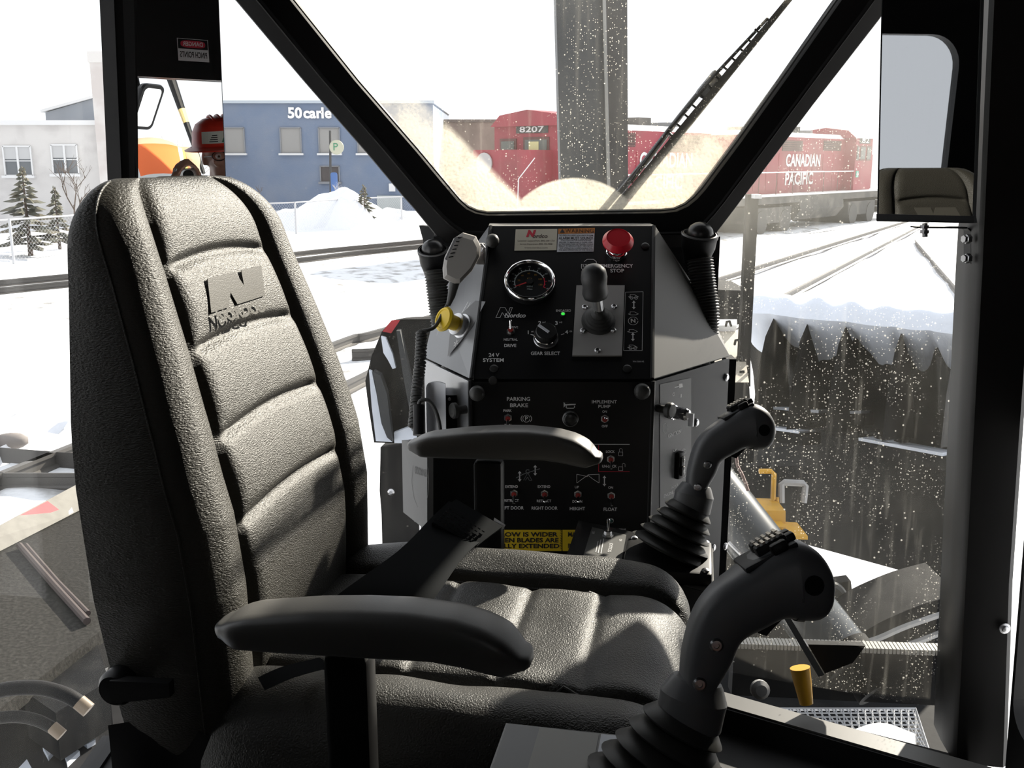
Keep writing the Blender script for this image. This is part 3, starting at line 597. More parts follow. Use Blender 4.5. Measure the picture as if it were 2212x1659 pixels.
def toggle(parent, c, n, tip, s=1.0, rod=CHR, red=True):
    n = V(n).normalized(); mb = M(); mb.lathe(c, n, [(.0075 * s, 0), (.0075 * s, .003 * s), (.0058 * s, .0032 * s), (.0050 * s, .0075 * s), (.0036 * s, .0076 * s), (.0036 * s, .003 * s)], 6); nt_ = part('toggle_nut', mb, STEEL, parent, 20)
    if red: mb = M(); mb.lathe(c + n * .004 * s, n, [(.0046 * s, 0), (.0046 * s, .0042 * s)], 14); part('toggle_seal', mb, mat('seal_red', (.28, .02, .015), .5), nt_)
    mb = M(); d = V(tip).normalized(); mb.tube([c + n * .005 * s, c + n * .006 * s + d * .010 * s, c + n * .006 * s + d * .017 * s, c + n * .006 * s + d * .0185 * s], [.0016 * s, .0021 * s, .0026 * s, .0012 * s], 10); part('toggle_lever', mb, rod, nt_)
toggle(pd1, PODP.p(1313, 1160, .001), UP, UP + SL * .15, 1.25, red=False)
z2 = J2.z + .022; cs = [PZ(1093, 1562, z2), PZ(1330, 1616, z2), PZ(1560, 1668, z2), PZ(1010, 1760, z2)]
d_ = SF; cs = [cs[0], cs[0] + SF * .20, cs[0] + SF * .20 - SL * .16, cs[0] - SL * .16]
pd2 = pod('grey sticker topped control pod in the lower middle, under the nearer joystick', cs, z2, .05)
mb = M(); mb.add([c + UP * .0008 for c in (cs[0] + SF * .002 - SL * .002, cs[0] + SF * .058 - SL * .002, cs[3] + SF * .058, cs[3] + SF * .002)], [(0, 1, 2, 3)]); part('sticker', mb, mat('sticker_mid', (.26, .27, .28), .4), pd2, 0)
mb = M(); mb.add([c + UP * .0012 for c in (cs[0] + SF * .034 - SL * .003, cs[0] + SF * .092 - SL * .003, cs[3] + SF * .092, cs[3] + SF * .034)], [(0, 1, 2, 3)]); part('sticker', mb, mat('sticker_grey2', (.36, .36, .335), .4), pd2, 0)
mb = M(); mb.add([c + UP * .001 for c in (cs[0] + SF * .094 - SL * .003, cs[0] + SF * .17 - SL * .003, cs[3] + SF * .17, cs[3] + SF * .094)], [(0, 1, 2, 3)]); part('bare_metal', mb, mat('pod_metal', (.22, .23, .25), .3, .6, bump=((40, 400, 40), .1, .001)), pd2, 0)
for q, m_ in ((pd1, J1), (pd2, J2)):
    mb = M(); c = q.location; mb.box(V((m_.x - .02, m_.y, (FLOOR_Z + m_.z - .07) / 2)), (.05, .04, m_.z - .07 - FLOOR_Z), (SF, SL, UP)); part('pedestal', mb, BLK_M, q, 0)
# ================================================================ CONTROL CONSOLE
con = thing('control_console', 'black control console with speed gauge, switches and red emergency button', 'console', (.09, 1.85, FLOOR_Z))
A_ = PY(1018, 818, 1.715); B_ = PY(1409, 818, 1.715); yt, ztp = 1.97, -.125           # fold line between the two faces
TL, TR = V((PY(1060, 492, yt).x, yt, PY(1060, 492, yt).z)), V((PY(1412, 486, yt).x, yt, PY(1412, 486, yt).z))
zf = (A_.z + B_.z) / 2; A_.z = B_.z = zf; ztp = (TL.z + TR.z) / 2; TL.z = TR.z = ztp
OR_, OL_ = PZ(1576, 768, zf), PZ(916, 771, zf)                                       # outer corners of the fold line
zb = -1.02
UPN = (TL - A_).normalized(); UPN = V((0, UPN.y, UPN.z)).normalized()
UPP = Plane((A_ + B_) / 2, (1, 0, 0), UPN, .0012); LOP = Plane(V((0, 1.715, 0)), (1, 0, 0), (0, 0, 1), .0012)
PAN = mat('console_black', (.006, .006, .0065), .4, spec=.3)
# upper face
mb = M(); nb = -UPP.n * .03; mb.hexa([A_ + V((.004, 0, 0)), B_ - V((.004, 0, 0)), TR, TL], [A_ + nb, B_ + nb, TR + nb, TL + nb]); upp = part('upper_panel', mb, PAN, con, 0)
mb = M(); mb.hexa([A_ - V((0, 0, .006)), B_ - V((0, 0, .006)), V((B_.x, 1.715, zb)), V((A_.x, 1.715, zb))], [A_ + V((0, .03, -.006)), B_ + V((0, .03, -.006)), V((B_.x, 1.745, zb)), V((A_.x, 1.745, zb))]); lop = part('lower_panel', mb, PAN, con, 0)
mb = M(); mb.hexa([TL + V((-.004, 0, .001)), TR + V((.004, 0, .001)), TR + V((.004, .085, .001)), TL + V((-.004, .085, .001))], [p + V((0, 0, -.012)) for p in (TL + V((-.004, -.003, 0)), TR + V((.004, -.003, 0)), TR + V((.004, .085, 0)), TL + V((-.004, .085, 0)))]); part('top_edge', mb, mat('top_edge_grey', (.22, .22, .22), .35), con, 0)  # top edge in a paler grey than the panels
# side wings
def wing(name, pts, thick, m): mb = M(); n = (pts[1] - pts[0]).cross(pts[2] - pts[0]).normalized(); n = n if n.dot(-pts[0]) > 0 else -n; mb.prism(pts, -n * thick); return part(name, mb, m, con, 0), n
DR = V((PY(1532, 668, 2.03).x, 2.03, PY(1532, 668, 2.03).z)); DL = V((PY(948, 640, 2.03).x, 2.03, PY(948, 640, 2.03).z))
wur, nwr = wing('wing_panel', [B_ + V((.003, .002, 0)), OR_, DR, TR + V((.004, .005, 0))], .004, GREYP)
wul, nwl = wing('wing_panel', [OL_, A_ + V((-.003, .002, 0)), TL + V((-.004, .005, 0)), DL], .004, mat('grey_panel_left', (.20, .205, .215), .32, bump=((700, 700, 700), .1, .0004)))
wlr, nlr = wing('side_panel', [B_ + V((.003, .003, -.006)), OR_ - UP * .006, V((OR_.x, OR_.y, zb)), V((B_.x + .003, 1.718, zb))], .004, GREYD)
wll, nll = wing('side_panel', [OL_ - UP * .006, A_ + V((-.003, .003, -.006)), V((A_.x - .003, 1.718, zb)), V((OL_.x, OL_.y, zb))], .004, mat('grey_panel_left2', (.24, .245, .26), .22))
mb = M(); mb.box((.12, 1.93, -1.1), (.50, .28, .18)); part('plinth', mb, BLK_M, con, 0)
exr = (OR_ - B_); exr.z = 0
exl = (A_ - OL_); exl.z = 0
WRP = Plane(B_ + V((.003, .003, -.1)), exr, (0, 0, 1), .0012); WLP = Plane(OL_ - UP * .1, exl, (0, 0, 1), .0012); WULP = Plane(OL_, (A_ - OL_), nwl.cross(A_ - OL_), .001); WURP = Plane(B_, (OR_ - B_), nwr.cross(OR_ - B_), .001)
def pan_lathe(name, plane, x, y, prof, m, parent, seg=24, smooth=35, lift=0):
    mb = M(); mb.lathe(plane.p(x, y, lift), plane.n, prof, seg); return part(name, mb, m, parent, smooth)
# stickers on the upper face
mb = M(); UPP.poly(mb, [(1114, 496), (1204, 495), (1202, 541), (1111, 542)], .0008); s1 = part('sticker', mb, mat('sticker_cream', (.62, .58, .47), .45), con, 0); s1['label'] = 'cream maker sticker with a red letter'
mb = M(); UPP.text(mb, 'ordco', 1166, 511, 8, shear=.25, bold=.02, fitpx=32)
for t, y, f in (('Customer Support/Parts (800) 647-1724', 521, 80), ('Service Department (800) 445-9258', 528, 70), ('www.nordco.com', 536, 50)): UPP.text(mb, t, 1158, y, 3.6, fitpx=f)
part('lettering', mb, mat('ink_brown', (.08, .05, .04), .5), s1, 0)
mb = M(); UPP.text(mb, 'N', 1145, 506, 13, shear=.3, bold=.07, fitpx=22); part('lettering', mb, mat('ink_red', (.6, .02, .05), .5), s1, 0)
mb = M(); UPP.poly(mb, [(1206, 495), (1285, 493), (1282, 544), (1203, 545)], .0008); s2 = part('sticker', mb, mat('sticker_white2', (.62, .64, .68), .45), con, 0); s2['label'] = 'white alarm warning sticker with orange top band'
mb = M(); UPP.poly(mb, [(1206, 495), (1285, 493), (1284.5, 504.5), (1205.5, 506)], .0012); part('band', mb, mat('ink_orange', (.55, .20, .03), .5), s2, 0)
mb = M(); UPP.text(mb, 'WARNING', 1252, 500, 8.5, bold=.03, fitpx=62)
tri = [(1209, 504), (1220, 503.6), (1214.5, 495.5)]; mb.add([UPP.p(x, y, .0018) for x, y in tri], [(0, 1, 2)])
for t, y, h, f in (('THIS VEHICLE IS EQUIPPED WITH A BACK UP ALARM', 509.5, 2.8, 74), ('ALARM MUST SOUND!', 515.5, 5.4, 74), ('WHEN OPERATING THIS VEHICLE IN REVERSE', 520, 2.5, 66), ('FAILURE TO MAINTAIN A CLEAR VIEW', 524.5, 3, 72), ('IN THE DIRECTION OF TRAVEL COULD', 528.5, 3, 74), ('RESULT IN SERIOUS INJURY OR DEATH.', 532.3, 3, 74), ('THE OPERATOR IS RESPONSIBLE FOR', 537, 2.8, 72), ('THE SAFE OPERATION OF THIS VEHICLE', 541, 2.8, 74)): UPP.text(mb, t, 1244, y, h, bold=.015, fitpx=f)
part('lettering', mb, mat('ink_black', (.015, .015, .02), .5), s2, 0)
# emergency stop
c = UPP.p(1331, 551, 0); n = UPP.n
es = part('emergency_stop', M().lathe(c, n, [(.020, 0), (.020, .008), (.0185, .009), (.0185, .016), (.016, .017), (.016, .024)], 28), CHR, con); es['label'] = 'red mushroom emergency stop button'
mb = M(); mb.lathe(c + n * .022, n, [(.014, 0), (.014, .010), (.026, .012), (.0295, .016), (.0295, .019), (.0225, .0285), (.0222, .0275), (.004, .0278)], 36); part('mushroom_head', mb, RED, es, 30)
# gauge
c = UPP.p(1144, 614, 0); R = .0485
ga = part('speed_gauge', M().lathe(c, n, [(R, 0), (R, .010), (R * .97, .014), (R * .90, .015), (R * .84, .012), (R * .83, .006), (.002, .005)], 48), mat('gauge_face', (.012, .012, .013), .3), con); ga['label'] = 'round speed gauge with chrome bezel and red needle'
mb = M(); mb.lathe(c + n * .0003, n, [(R * 1.002, .009), (R * 1.0, .0125), (R * .97, .0155), (R * .91, .0165), (R * .855, .0145), (R * .845, .011)], 56, cap=False); part('bezel', mb, CHR, ga, 50)
GX, GY = V((1, 0, 0)), UPN
def gp(a, r, up=.0062): return c + n * up + GX * (r * R * math.cos(a)) + GY * (r * R * math.sin(a))
A0_, A1_ = math.radians(205), math.radians(-25)
wht, rd, org = M(), M(), M()
for i in range(60):
    a, b = lerp(A0_, A1_, i / 60), lerp(A0_, A1_, (i + 1) / 60); (rd if i > 47 else wht).add([gp(a, .56), gp(b, .56), gp(b, .60), gp(a, .60)], [(0, 1, 2, 3)])
for i in range(17):
    a = lerp(A0_, A1_, i / 16); l = .68 if i % 2 == 0 else .64; dx = .025 if i % 2 == 0 else .014
    (rd if i > 12 else wht).add([gp(a - dx, .6), gp(a + dx, .6), gp(a + dx, l), gp(a - dx, l)], [(0, 1, 2, 3)])
    if i % 2 == 0: text_into(wht, str(i * 5), gp(a, .77), GX, GY, R * .075)
for i, t in enumerate(('0', '20', '40', '60', '80', '100', '120')): text_into(org, t, gp(lerp(A0_, A1_, i / 6.2), .43), GX, GY, R * .075)
text_into(org, 'KPH', gp(math.pi / 2, .18), GX, GY, R * .07); text_into(wht, 'MPH', gp(-math.pi / 2, .22), GX, GY, R * .08); text_into(wht, 'Miles', gp(-math.pi / 2, .34), GX, GY, R * .07)
part('scale_marks', wht, mat('ink_pale', (.55, .62, .62), .5), ga, 0); part('scale_marks', rd, mat('ink_red'), ga, 0); part('scale_marks', org, mat('ink_amber', (.45, .22, .03), .5), ga, 0)
mb = M(); a = math.radians(203); d = GX * math.cos(a) + GY * math.sin(a); e = GX * -math.sin(a) + GY * math.cos(a); q = c + n * .0085
mb.add([q + d * .006 + e * .0014, q + d * .030 + e * .0009, q + d * .030 - e * .0009, q + d * .006 - e * .0014], [(0, 1, 2, 3)]); part('needle', mb, mat('needle_red', (.6, .03, .04), .4), ga, 0); mb = M(); mb.lathe(c + n * .005, n, [(.0075, 0), (.0065, .005), (.001, .0052)], 18); part('needle_hub', mb, BLK, ga)
# printed words of the upper face
ink = M()
UPP.line(ink, [(1262 + 0, 566), (1268, 561), (1282, 561), (1288, 566), (1288, 580), (1282, 585), (1260, 585), (1256, 580), (1256, 571)], 1.2); UPP.text(ink, 'STOP', 1270, 575, 7, fitpx=24)
UPP.text(ink, 'EMERGENCY', 1332, 575.5, 7.5, bold=.02, fitpx=70); UPP.text(ink, 'STOP', 1333, 586, 7.5, bold=.02, fitpx=30)
UPP.line(ink, [(1071, 687), (1081, 665), (1091, 665), (1098, 678), (1102, 665), (1107, 665), (1098, 687), (1093, 687), (1085, 676), (1080, 687)], .9, True)
UPP.text(ink, 'Nordco', 1112, 682.5, 9, shear=.25, bold=.025, fitpx=46)
UPP.text(ink, 'ENGAGED', 1217, 672, 5, fitpx=32); UPP.text(ink, 'DRIVE', 1109, 708, 5, fitpx=20); UPP.text(ink, 'NEUTRAL', 1103, 734.5, 5, fitpx=30, bold=.01); UPP.text(ink, 'DRIVE', 1102, 747.5, 6.2, fitpx=26, bold=.02)
UPP.text(ink, 'GEAR SELECT', 1178, 764.5, 7, fitpx=63, bold=.02); UPP.text(ink, '24 V', 1067, 768, 7.5, fitpx=23, bold=.02); UPP.text(ink, 'SYSTEM', 1066, 779, 7.5, fitpx=45, bold=.02)
for t, s_, x, y in (('1', 'st', 1141, 719), ('2', 'nd', 1166, 699), ('3', 'rd', 1202, 699), ('4', 'th', 1224, 718.5)): UPP.text(ink, t, x, y, 7.5, bold=.02); UPP.text(ink, s_, x + 9, y - 2, 4)
UPP.line(ink, [(1146, 723), (1153, 725)], 2); UPP.line(ink, [(1195, 712), (1198.5, 705)], 2); UPP.line(ink, [(1212, 724), (1219, 721.5)], 2)
UPP.line(ink, [(1351, 632), (1389, 631), (1387, 758), (1347, 758)], .9, True)
UPP.line(ink, UPP.circle(1367.5, 694, 10.5, 22, 8.5), 1.1); UPP.text(ink, 'N', 1367.5, 694, 8, bold=.03)
for (x, y0, y1) in ((1369, 650, 669), (1367, 719, 738)):
    UPP.line(ink, [(x, y0 + 3), (x, y1 - 3)], 2.4)
    for yy, s_ in ((y0, 1), (y1, -1)): ink.add([UPP.p(x - 4, yy + 5 * s_), UPP.p(x + 4, yy + 5 * s_), UPP.p(x, yy)], [(0, 1, 2)])
for (x, y, s_) in ((1368, 639, 1), (1368, 676, .8), (1366, 714, .8), (1366, 748, 1)):
    UPP.line(ink, [(x - 11, y + 3), (x - 7, y + 3), (x - 7, y - 2 * s_), (x + 2, y - 2 * s_), (x + 7, y + 1), (x + 11, y + 3), (x + 6, y + 5), (x - 6, y + 5), (x - 11, y + 3)], .9)
    if s_ == 1: UPP.line(ink, UPP.circle(x - 4, y + 5, 3.5, 8), .8); UPP.line(ink, UPP.circle(x + 6, y + 5, 3.5, 8), .8)
UPP.text(ink, 'P/N 500142', 1379, 782, 3, fitpx=24)
part('panel_lettering', ink, WHITE_INK, upp, 0)
# lamp, toggles, selector
pan_lathe('indicator_ring', UPP, 1216, 680, [(.0046, 0), (.0046, .003), (.0034, .0032), (.0034, .001)], STEEL, con, 16)
pan_lathe('indicator_lamp', UPP, 1216, 680, [(.0033, 0), (.0033, .003), (.002, .0045), (.0004, .005)], mat('green_led', (.05, .5, .05), .3, emit=((.05, .9, .08), .8)), con, 14)
toggle(con, UPP.p(1103, 718, 0), UPP.n, UPP.n * .75 + UPN * .75, 1.05)
c = UPP.p(1179, 733, 0)
mb = M(); mb.lathe(c, n, [(.0225, 0), (.0225, .003), (.0215, .004)], 30); mb.lathe(c + n * .004, n, [(.0215, 0), (.0215, .007), (.0195, .008)], 8); sel = part('gear_selector', mb, STEEL, con, 20); sel['label'] = 'round gear selector switch with steel collar'
mb = M(); mb.lathe(c + n * .011, n, [(.0195, 0), (.0205, .001), (.0205, .003), (.019, .0035), (.0188, .014), (.0175, .0155), (.003, .0156)], 36); part('knob', mb, mat('knob_black', (.02, .02, .02), .3), sel, 30)
mb = M(); d = (GX * -.75 + GY * .66).normalized(); e = n.cross(d); mb.box(c + n * .0275 + d * .006, (.024, .0045, .0025), (d, e, n)); part('pointer', mb, mat('sticker_white2'), sel, 0)
mb = M(); mb.lathe(c + n * .0125, n, [(.0205, 0), (.0213, .001), (.0205, .002)], 36, cap=False); part('ring', mb, CHR, sel)
# shift lever on its plate
mb = M(); q = [UPP.p(x, y, 0) for x, y in ((1245, 619), (1349, 619), (1343, 770), (1236, 770))]; mb.prism([p + n * .004 for p in q], -n * .004); lev = part('shift_lever_plate', mb, mat('plate_grey', (.40, .39, .38), .4, bump=((700, 700, 700), .1, .0003)), con, 0)
for x, y in ((1263, 667), (1326, 666), (1259, 718), (1324, 717), (1290, 761)):
    mb = M(); mb.lathe(UPP.p(x, y, .004), n, [(.0055, 0), (.0055, .0025), (.0035, .004), (.002, .0035)], 14); part('screw', mb, STEEL, lev)
c = UPP.p(1292, 697, .004); prof = []
for i in range(5): R_ = lerp(.031, .016, i / 4); prof += [(R_, .0055 * i), (R_, .0055 * i + .0035), (R_ * .88, .0055 * i + .005)]
prof += [(.010, .030), (.009, .036)]
mb = M(); mb.lathe(c, n, prof, 32); part('lever_boot', mb, RUB, lev, 30)
top = UPP.p(1292, 697, .03); tip = P(1284, 612, top.dot(CF) - .035); ax = (tip - top).normalized()
mb = M(); mb.cyl(top - ax * .01, tip, .0098, 20); part('lever_shaft', mb, mat('brushed_alu', (.62, .62, .63), .3, .9), lev)
L0 = P(1287, 645, top.dot(CF) - .028); Lt = P(1281, 572, top.dot(CF) - .06); ax = (Lt - L0).normalized(); hh = (Lt - L0).length
mb = M(); mb.lathe(L0, ax, [(.012, -.002), (.021, .003), (.0235, hh * .18), (.0215, hh * .40), (.0225, hh * .48), (.0235, hh * .62), (.0215, hh * .82), (.014, hh * .95), (.003, hh * 1.0)], 30); part('lever_knob', mb, mat('knob_rubber', (.035, .035, .036), .5), lev, 60)
# black bumpers and screws
for (pl, x, y, r) in ((UPP, 1064, 530, .013), (LOP, 1031, 846, .014), (LOP, 1385, 842, .0145)):
    pan_lathe('rubber_bumper', pl, x, y, [(r * .6, 0), (r * .6, .006), (r * .95, .008), (r, .015), (r * .8, .022), (r * .3, .025)], RUB, con, 22, 60)
for (x, y) in ((1067, 797), (1355, 797), (1067 - 2, 822), (1394, 532)):
    pl = UPP if y < 815 else LOP; pan_lathe('panel_screw', pl, x, y, [(.0078, 0), (.0078, .002), (.005, .0032), (.002, .0028)], mat('screw_black', (.03, .03, .03), .3), con, 16)
# ---------------------------------------------------------------- lower face
ink = M()
for t, x, y, h, f in (('PARKING', 1120, 862, 8, 50), ('BRAKE', 1121, 875.5, 8, 39), ('PARK', 1096, 887, 5.5, 18), ('RUN', 1097, 918, 5, 14), ('IMPLEMENT', 1305, 868, 6.5, 54), ('PUMP', 1305, 878, 6.5, 26), ('ON', 1306, 889, 5, 10), ('OFF', 1306, 920.5, 5, 13), ('LOCK', 1318, 975.5, 5.5, 19), ('UN-LOCK', 1316, 1007, 5.5, 31), ('EXTEND', 1175, 1051, 5.5, 27), ('RETRACT', 1175, 1082, 5.5, 31), ('RIGHT DOOR', 1176, 1097.5, 6.8, 56), ('UP', 1246, 1052, 5, 9), ('DOWN', 1247, 1083, 5.3, 21), ('HEIGHT', 1247, 1098.5, 6.8, 33), ('ON', 1319, 1053, 5, 10), ('FLOAT', 1318, 1100, 6.8, 29), ('EXTEND', 1105, 1051, 5.5, 27), ('RETRACT', 1105, 1081, 5.5, 31), ('LEFT DOOR', 1106, 1097, 6.8, 50), ('P/N 500143', 1340, 1143, 3, 23)):
    LOP.text(ink, t, x, y, h, bold=.015, fitpx=f)
LOP.line(ink, LOP.circle(1137, 904, 7.5, 20), 1.1); LOP.text(ink, 'P', 1137, 904, 8.5, bold=.02)
for s_ in (-1, 1): LOP.line(ink, [(1137 + s_ * 11.5 * math.cos(a), 904 + 9.5 * math.sin(a)) for a in [-.75 + 1.5 * k / 6 for k in range(7)]], 1.4)
LOP.line(ink, [(1217, 868.5), (1243, 873), (1243, 873)], .1)
ink.add([LOP.p(*q) for q in ((1217.5, 868), (1217.5, 880), (1222, 875.5), (1222, 873))], [(0, 1, 2, 3)]); LOP.line(ink, [(1221, 874.3), (1243.5, 873)], 2.4); LOP.line(ink, [(1224, 876), (1222.5, 879), (1224.5, 881.5), (1239, 881.5), (1241.5, 879), (1240, 876)], 1.6)
LOP.line(ink, [(1030, 958.5), (1360, 959.5)], 1.3)
for x, y in ((1341, 977), (1341, 1009)):
    LOP.line(ink, [(x - 5, y - 1), (x + 4, y - 1), (x + 4, y + 7), (x - 5, y + 7)], .7, True); ox = 0 if y < 990 else 6; LOP.line(ink, [(x - 3 + ox, y - 1), (x - 3 + ox, y - 7), (x + ox, y - 9), (x + 3 + ox, y - 7), (x + 3 + ox, y - 1)], .7)
for (x, y0, y1) in ((1122.5, 1017, 1040), (1156, 1004, 1027), (1305.5, 1027, 1050)):
    LOP.line(ink, [(x, y0 + 4), (x, y1 - 4)], 2.2)
    for yy, s_ in ((y0, 1), (y1, -1)): ink.add([LOP.p(x - 4, yy + 5 * s_), LOP.p(x + 4, yy + 5 * s_), LOP.p(x, yy)], [(0, 1, 2)])
LOP.line(ink, [(1246, 1043), (1246, 1024), (1269, 1029), (1270, 1025), (1294, 1024), (1294, 1043), (1280, 1034), (1270, 1026), (1258, 1034), (1246, 1043)], 1.)
ink2 = M(); LOP.line(ink2, [(1115, 1032), (1130, 1024), (1166, 1012)], 1.6); LOP.line(ink2, [(1131, 1037), (1140, 1021), (1149, 1037), (1143, 1037), (1140, 1030), (1135, 1037)], 1.); LOP.line(ink2, LOP.circle(1140, 1018, 4, 10), 2)
part('panel_lettering', ink, WHITE_INK, lop, 0); part('panel_lettering', ink2, mat('ink_grey', (.22, .23, .24), .5), lop, 0)
mb = M(); LOP.line(mb, [(1293, 961), (1293, 1018.5), (1360, 1018.5)], 1.2); part('red_outline', mb, mat('ink_red'), lop, 0)
dn = V((0, -.55, -.8)); upv = V((0, -.55, .8))
for x, y, tp in ((1097, 902, dn), (1306, 904, upv * .4 + V((0, -1, .2))), (1319, 991, dn), (1110, 1065, dn), (1176, 1066, V((0, -1, -.6))), (1248, 1067, V((0, -1, -.5))), (1320, 1070, dn)): toggle(con, LOP.p(x, y, 0), LOP.n, tp, 1.0)
c = LOP.p(1232, 904, 0); hb = part('horn_button', M().lathe(c, LOP.n, [(.0145, 0), (.0145, .004), (.0125, .006), (.0125, .004)], 28), mat('ring_grey', (.12, .12, .12), .3), con); mb = M(); mb.lathe(c, LOP.n, [(.0122, 0), (.0122, .006), (.009, .008), (.002, .0085)], 26); part('button_cap', mb, mat('knob_black'), hb, 60)
pan_lathe('indicator_ring', LOP, 1320, 1124, [(.0046, 0), (.0046, .003), (.0034, .0032), (.0034, .001)], STEEL, con, 16); pan_lathe('indicator_lamp', LOP, 1320, 1124, [(.0033, 0), (.0033, .003), (.0004, .005)], mat('dark_led', (.01, .06, .05), .2), con, 14)
for (x0, x1), words in (((1035, 1213), (('PLOW IS WIDER', 1138, 1154.5, 132), ('WHEN BLADES ARE', 1134, 1167, 146), ('FULLY EXTENDED', 1138, 1179.5, 140))), ((1215, 1330), (('MA', 1235, 1154.5, 17), ('IN', 1232, 1179, 10)))):
    mb = M(); LOP.poly(mb, [(x0, 1144), (x1, 1144), (x1, 1190), (x0, 1190)], .0008); s_ = part('sticker', mb, mat('ink_yellow', (.72, .50, .02), .45), con, 0); s_['label'] = 'yellow warning sticker with black words'
    mb = M()
    for t, x, y, f in words: LOP.text(mb, t, x, y, 9, bold=.03, fitpx=f)
    for k in range(12): LOP.line(mb, [(x1 - 3, 1146 + k * 3.6), (x1, 1144 + k * 3.6)], 1.2)
    part('lettering', mb, mat('ink_black'), s_, 0)
# ---------------------------------------------------------------- ignition plate on the right side panel
mb = M(); WRP.poly(mb, [(1425, 830), (1492, 816), (1492, 1085), (1425, 1110)], .0008); ip = part('ignition_plate', mb, mat('plate_dark', (.028, .029, .032), .4), con, 0)
ink = M()
for t, x, y, h, f in (('O', 1454, 852, 7, 5), ('I', 1470, 855, 7, 2), ('IGNITION', 1456, 937, 8, 27), ('UP', 1457, 973, 4, 7), ('DOWN', 1456, 1050, 4, 13), ('ENGINE SPEED', 1452, 1063, 6, 36)): WRP.text(ink, t, x, y, h, fitpx=f, bold=.015)
WRP.line(ink, [(1456, 837), (1466, 834)], 2.4); WRP.poly(ink, [(1465, 829), (1473, 828), (1474, 836), (1466, 838)]); WRP.line(ink, WRP.circle(1436, 925, 5, 14, 11), .7); WRP.line(ink, [(1475, 990), (1475, 1015)], 1.6); WRP.line(ink, WRP.circle(1476, 975, 4.5, 8, 6), .8); WRP.line(ink, WRP.circle(1476, 1025, 4.5, 8, 6), .8)
for yy, s_ in ((985, 1), (1020, -1)): ink.add([WRP.p(1471, yy + 5 * s_), WRP.p(1479, yy + 5 * s_), WRP.p(1475, yy)], [(0, 1, 2)])
part('panel_lettering', ink, WHITE_INK, ip, 0)
pan_lathe('key_switch', WRP, 1452, 890, [(.014, 0), (.014, .005), (.0115, .006), (.0115, .030), (.0095, .034), (.005, .0345)], CHR, con, 20, 25)
mb = M(); c = WRP.p(1452, 890, .036); mb.box(c - UP * .008 + WRP.n * .004, (.004, .010, .024), (WRP.X, WRP.n, UP)); part('ignition_key', mb, STEEL, con, 0)
pan_lathe('rubber_bumper', WRP, 1421, 882, [(.007, 0), (.007, .018), (.014, .020), (.0145, .028), (.012, .031), (.003, .032)], RUB, con, 22)
for pl, x, y in ((WRP, 1503, 913), (WURP, 1464, 628), (WURP, 1419, 683), (WRP, 1568, 815), (WRP, 1567, 980), (WRP, 1566, 1180), (WRP, 1540, 1183)):
    pan_lathe('side_bolt', pl, x, y, [(.0078, 0), (.0078, .003), (.0060, .0034), (.0060, .009), (.0035, .010), (.0035, .016)] if pl is WURP else [(.0078, 0), (.0078, .0025), (.005, .0045), (.002, .0048)], STEEL, con, 12, 20)
mb = M(); c = WRP.p(1464, 1004, .003); mb.rbox(c, (.019, .012, .052), .003, (WRP.X, WRP.n, UP)); rk = part('rocker_switch', mb, BLK, con); mb = M(); mb.rbox(c + WRP.n * .006 + UP * .009, (.013, .008, .019), .003, (WRP.X, WRP.n, UP)); mb.rbox(c + WRP.n * .006 - UP * .010, (.013, .010, .019), .003, (WRP.X, WRP.n, UP)); part('rocker', mb, mat('knob_black'), rk)
for dz in (.010, -.010): mb = M(); mb.lathe(c + WRP.n * .0108 + UP * dz, WRP.n, [(.0035, 0), (.003, .0006)], 8); part('icon', mb, WHITE_INK, rk, 0)
# ---------------------------------------------------------------- left side: yellow button on its triangular plate
mb = M(); WULP.poly(mb, [(1028, 650), (1050, 652), (1022, 706), (968, 771), (975, 700)], .0012); part('warning_plate', mb, mat('plate_mid', (.085, .085, .087), .4), con, 0)
mb = M(); cc = WULP.p(987, 742, .002)
for k in range(6): a = math.pi * k / 3; mb.add([cc, cc + WULP.X * .009 * math.cos(a) + WULP.Y * .009 * math.sin(a), cc + WULP.X * .005 * math.cos(a + .3) + WULP.Y * .005 * math.sin(a + .3)], [(0, 1, 2)])
D_ = WULP.p(1012, 670).dot(CF)
for x0_, y0_, x1_, y1_ in ((999, 676, 1012, 652), (1005, 676, 1017, 654), (1014, 684, 1026, 664), (1021, 684, 1031, 666)): WULP.line(mb, [(x0_, y0_), (x1_, y1_)], 1.4)
part('lettering', mb, WHITE_INK, con, 0)
b0 = WULP.p(1002, 706, 0); hd = P(958, 689, b0.dot(CF) - .032); ax = (hd - b0).normalized(); hl = (hd - b0).length
yb_ = part('pull_button', M().lathe(b0, ax, [(.0235, 0), (.0235, .006), (.020, .007), (.020, .013), (.021, .014), (.021, .020), (.016, .021)], 28), STEEL, con); yb_['label'] = 'yellow pull button on a chrome collar'
mb = M(); mb.lathe(b0 + ax * .02, ax, [(.014, 0), (.0145, hl - .028), (.022, hl - .026), (.024, hl - .021), (.021, hl - .017), (.018, hl - .017), (.017, hl - .0185), (.003, hl - .018)], 30); part('button_head', mb, YEL, yb_, 30)
pan_lathe('rubber_bumper', WLP, 1008, 884, [(.008, 0), (.008, .018), (.014, .020), (.0145, .027), (.012, .030), (.003, .031)], RUB, con, 22)
mb = M(); e0 = A_ + V((-.002, -.001, -.004)); mb.tube([e0, V((A_.x - .002, 1.714, zb))], .004, 6); mb.tube([B_ + V((.002, -.001, -.004)), V((B_.x + .002, 1.714, zb))], .004, 6); mb.tube([A_, TL], .004, 6); mb.tube([B_, TR], .004, 6); part('corner_edge', mb, BLK, con)
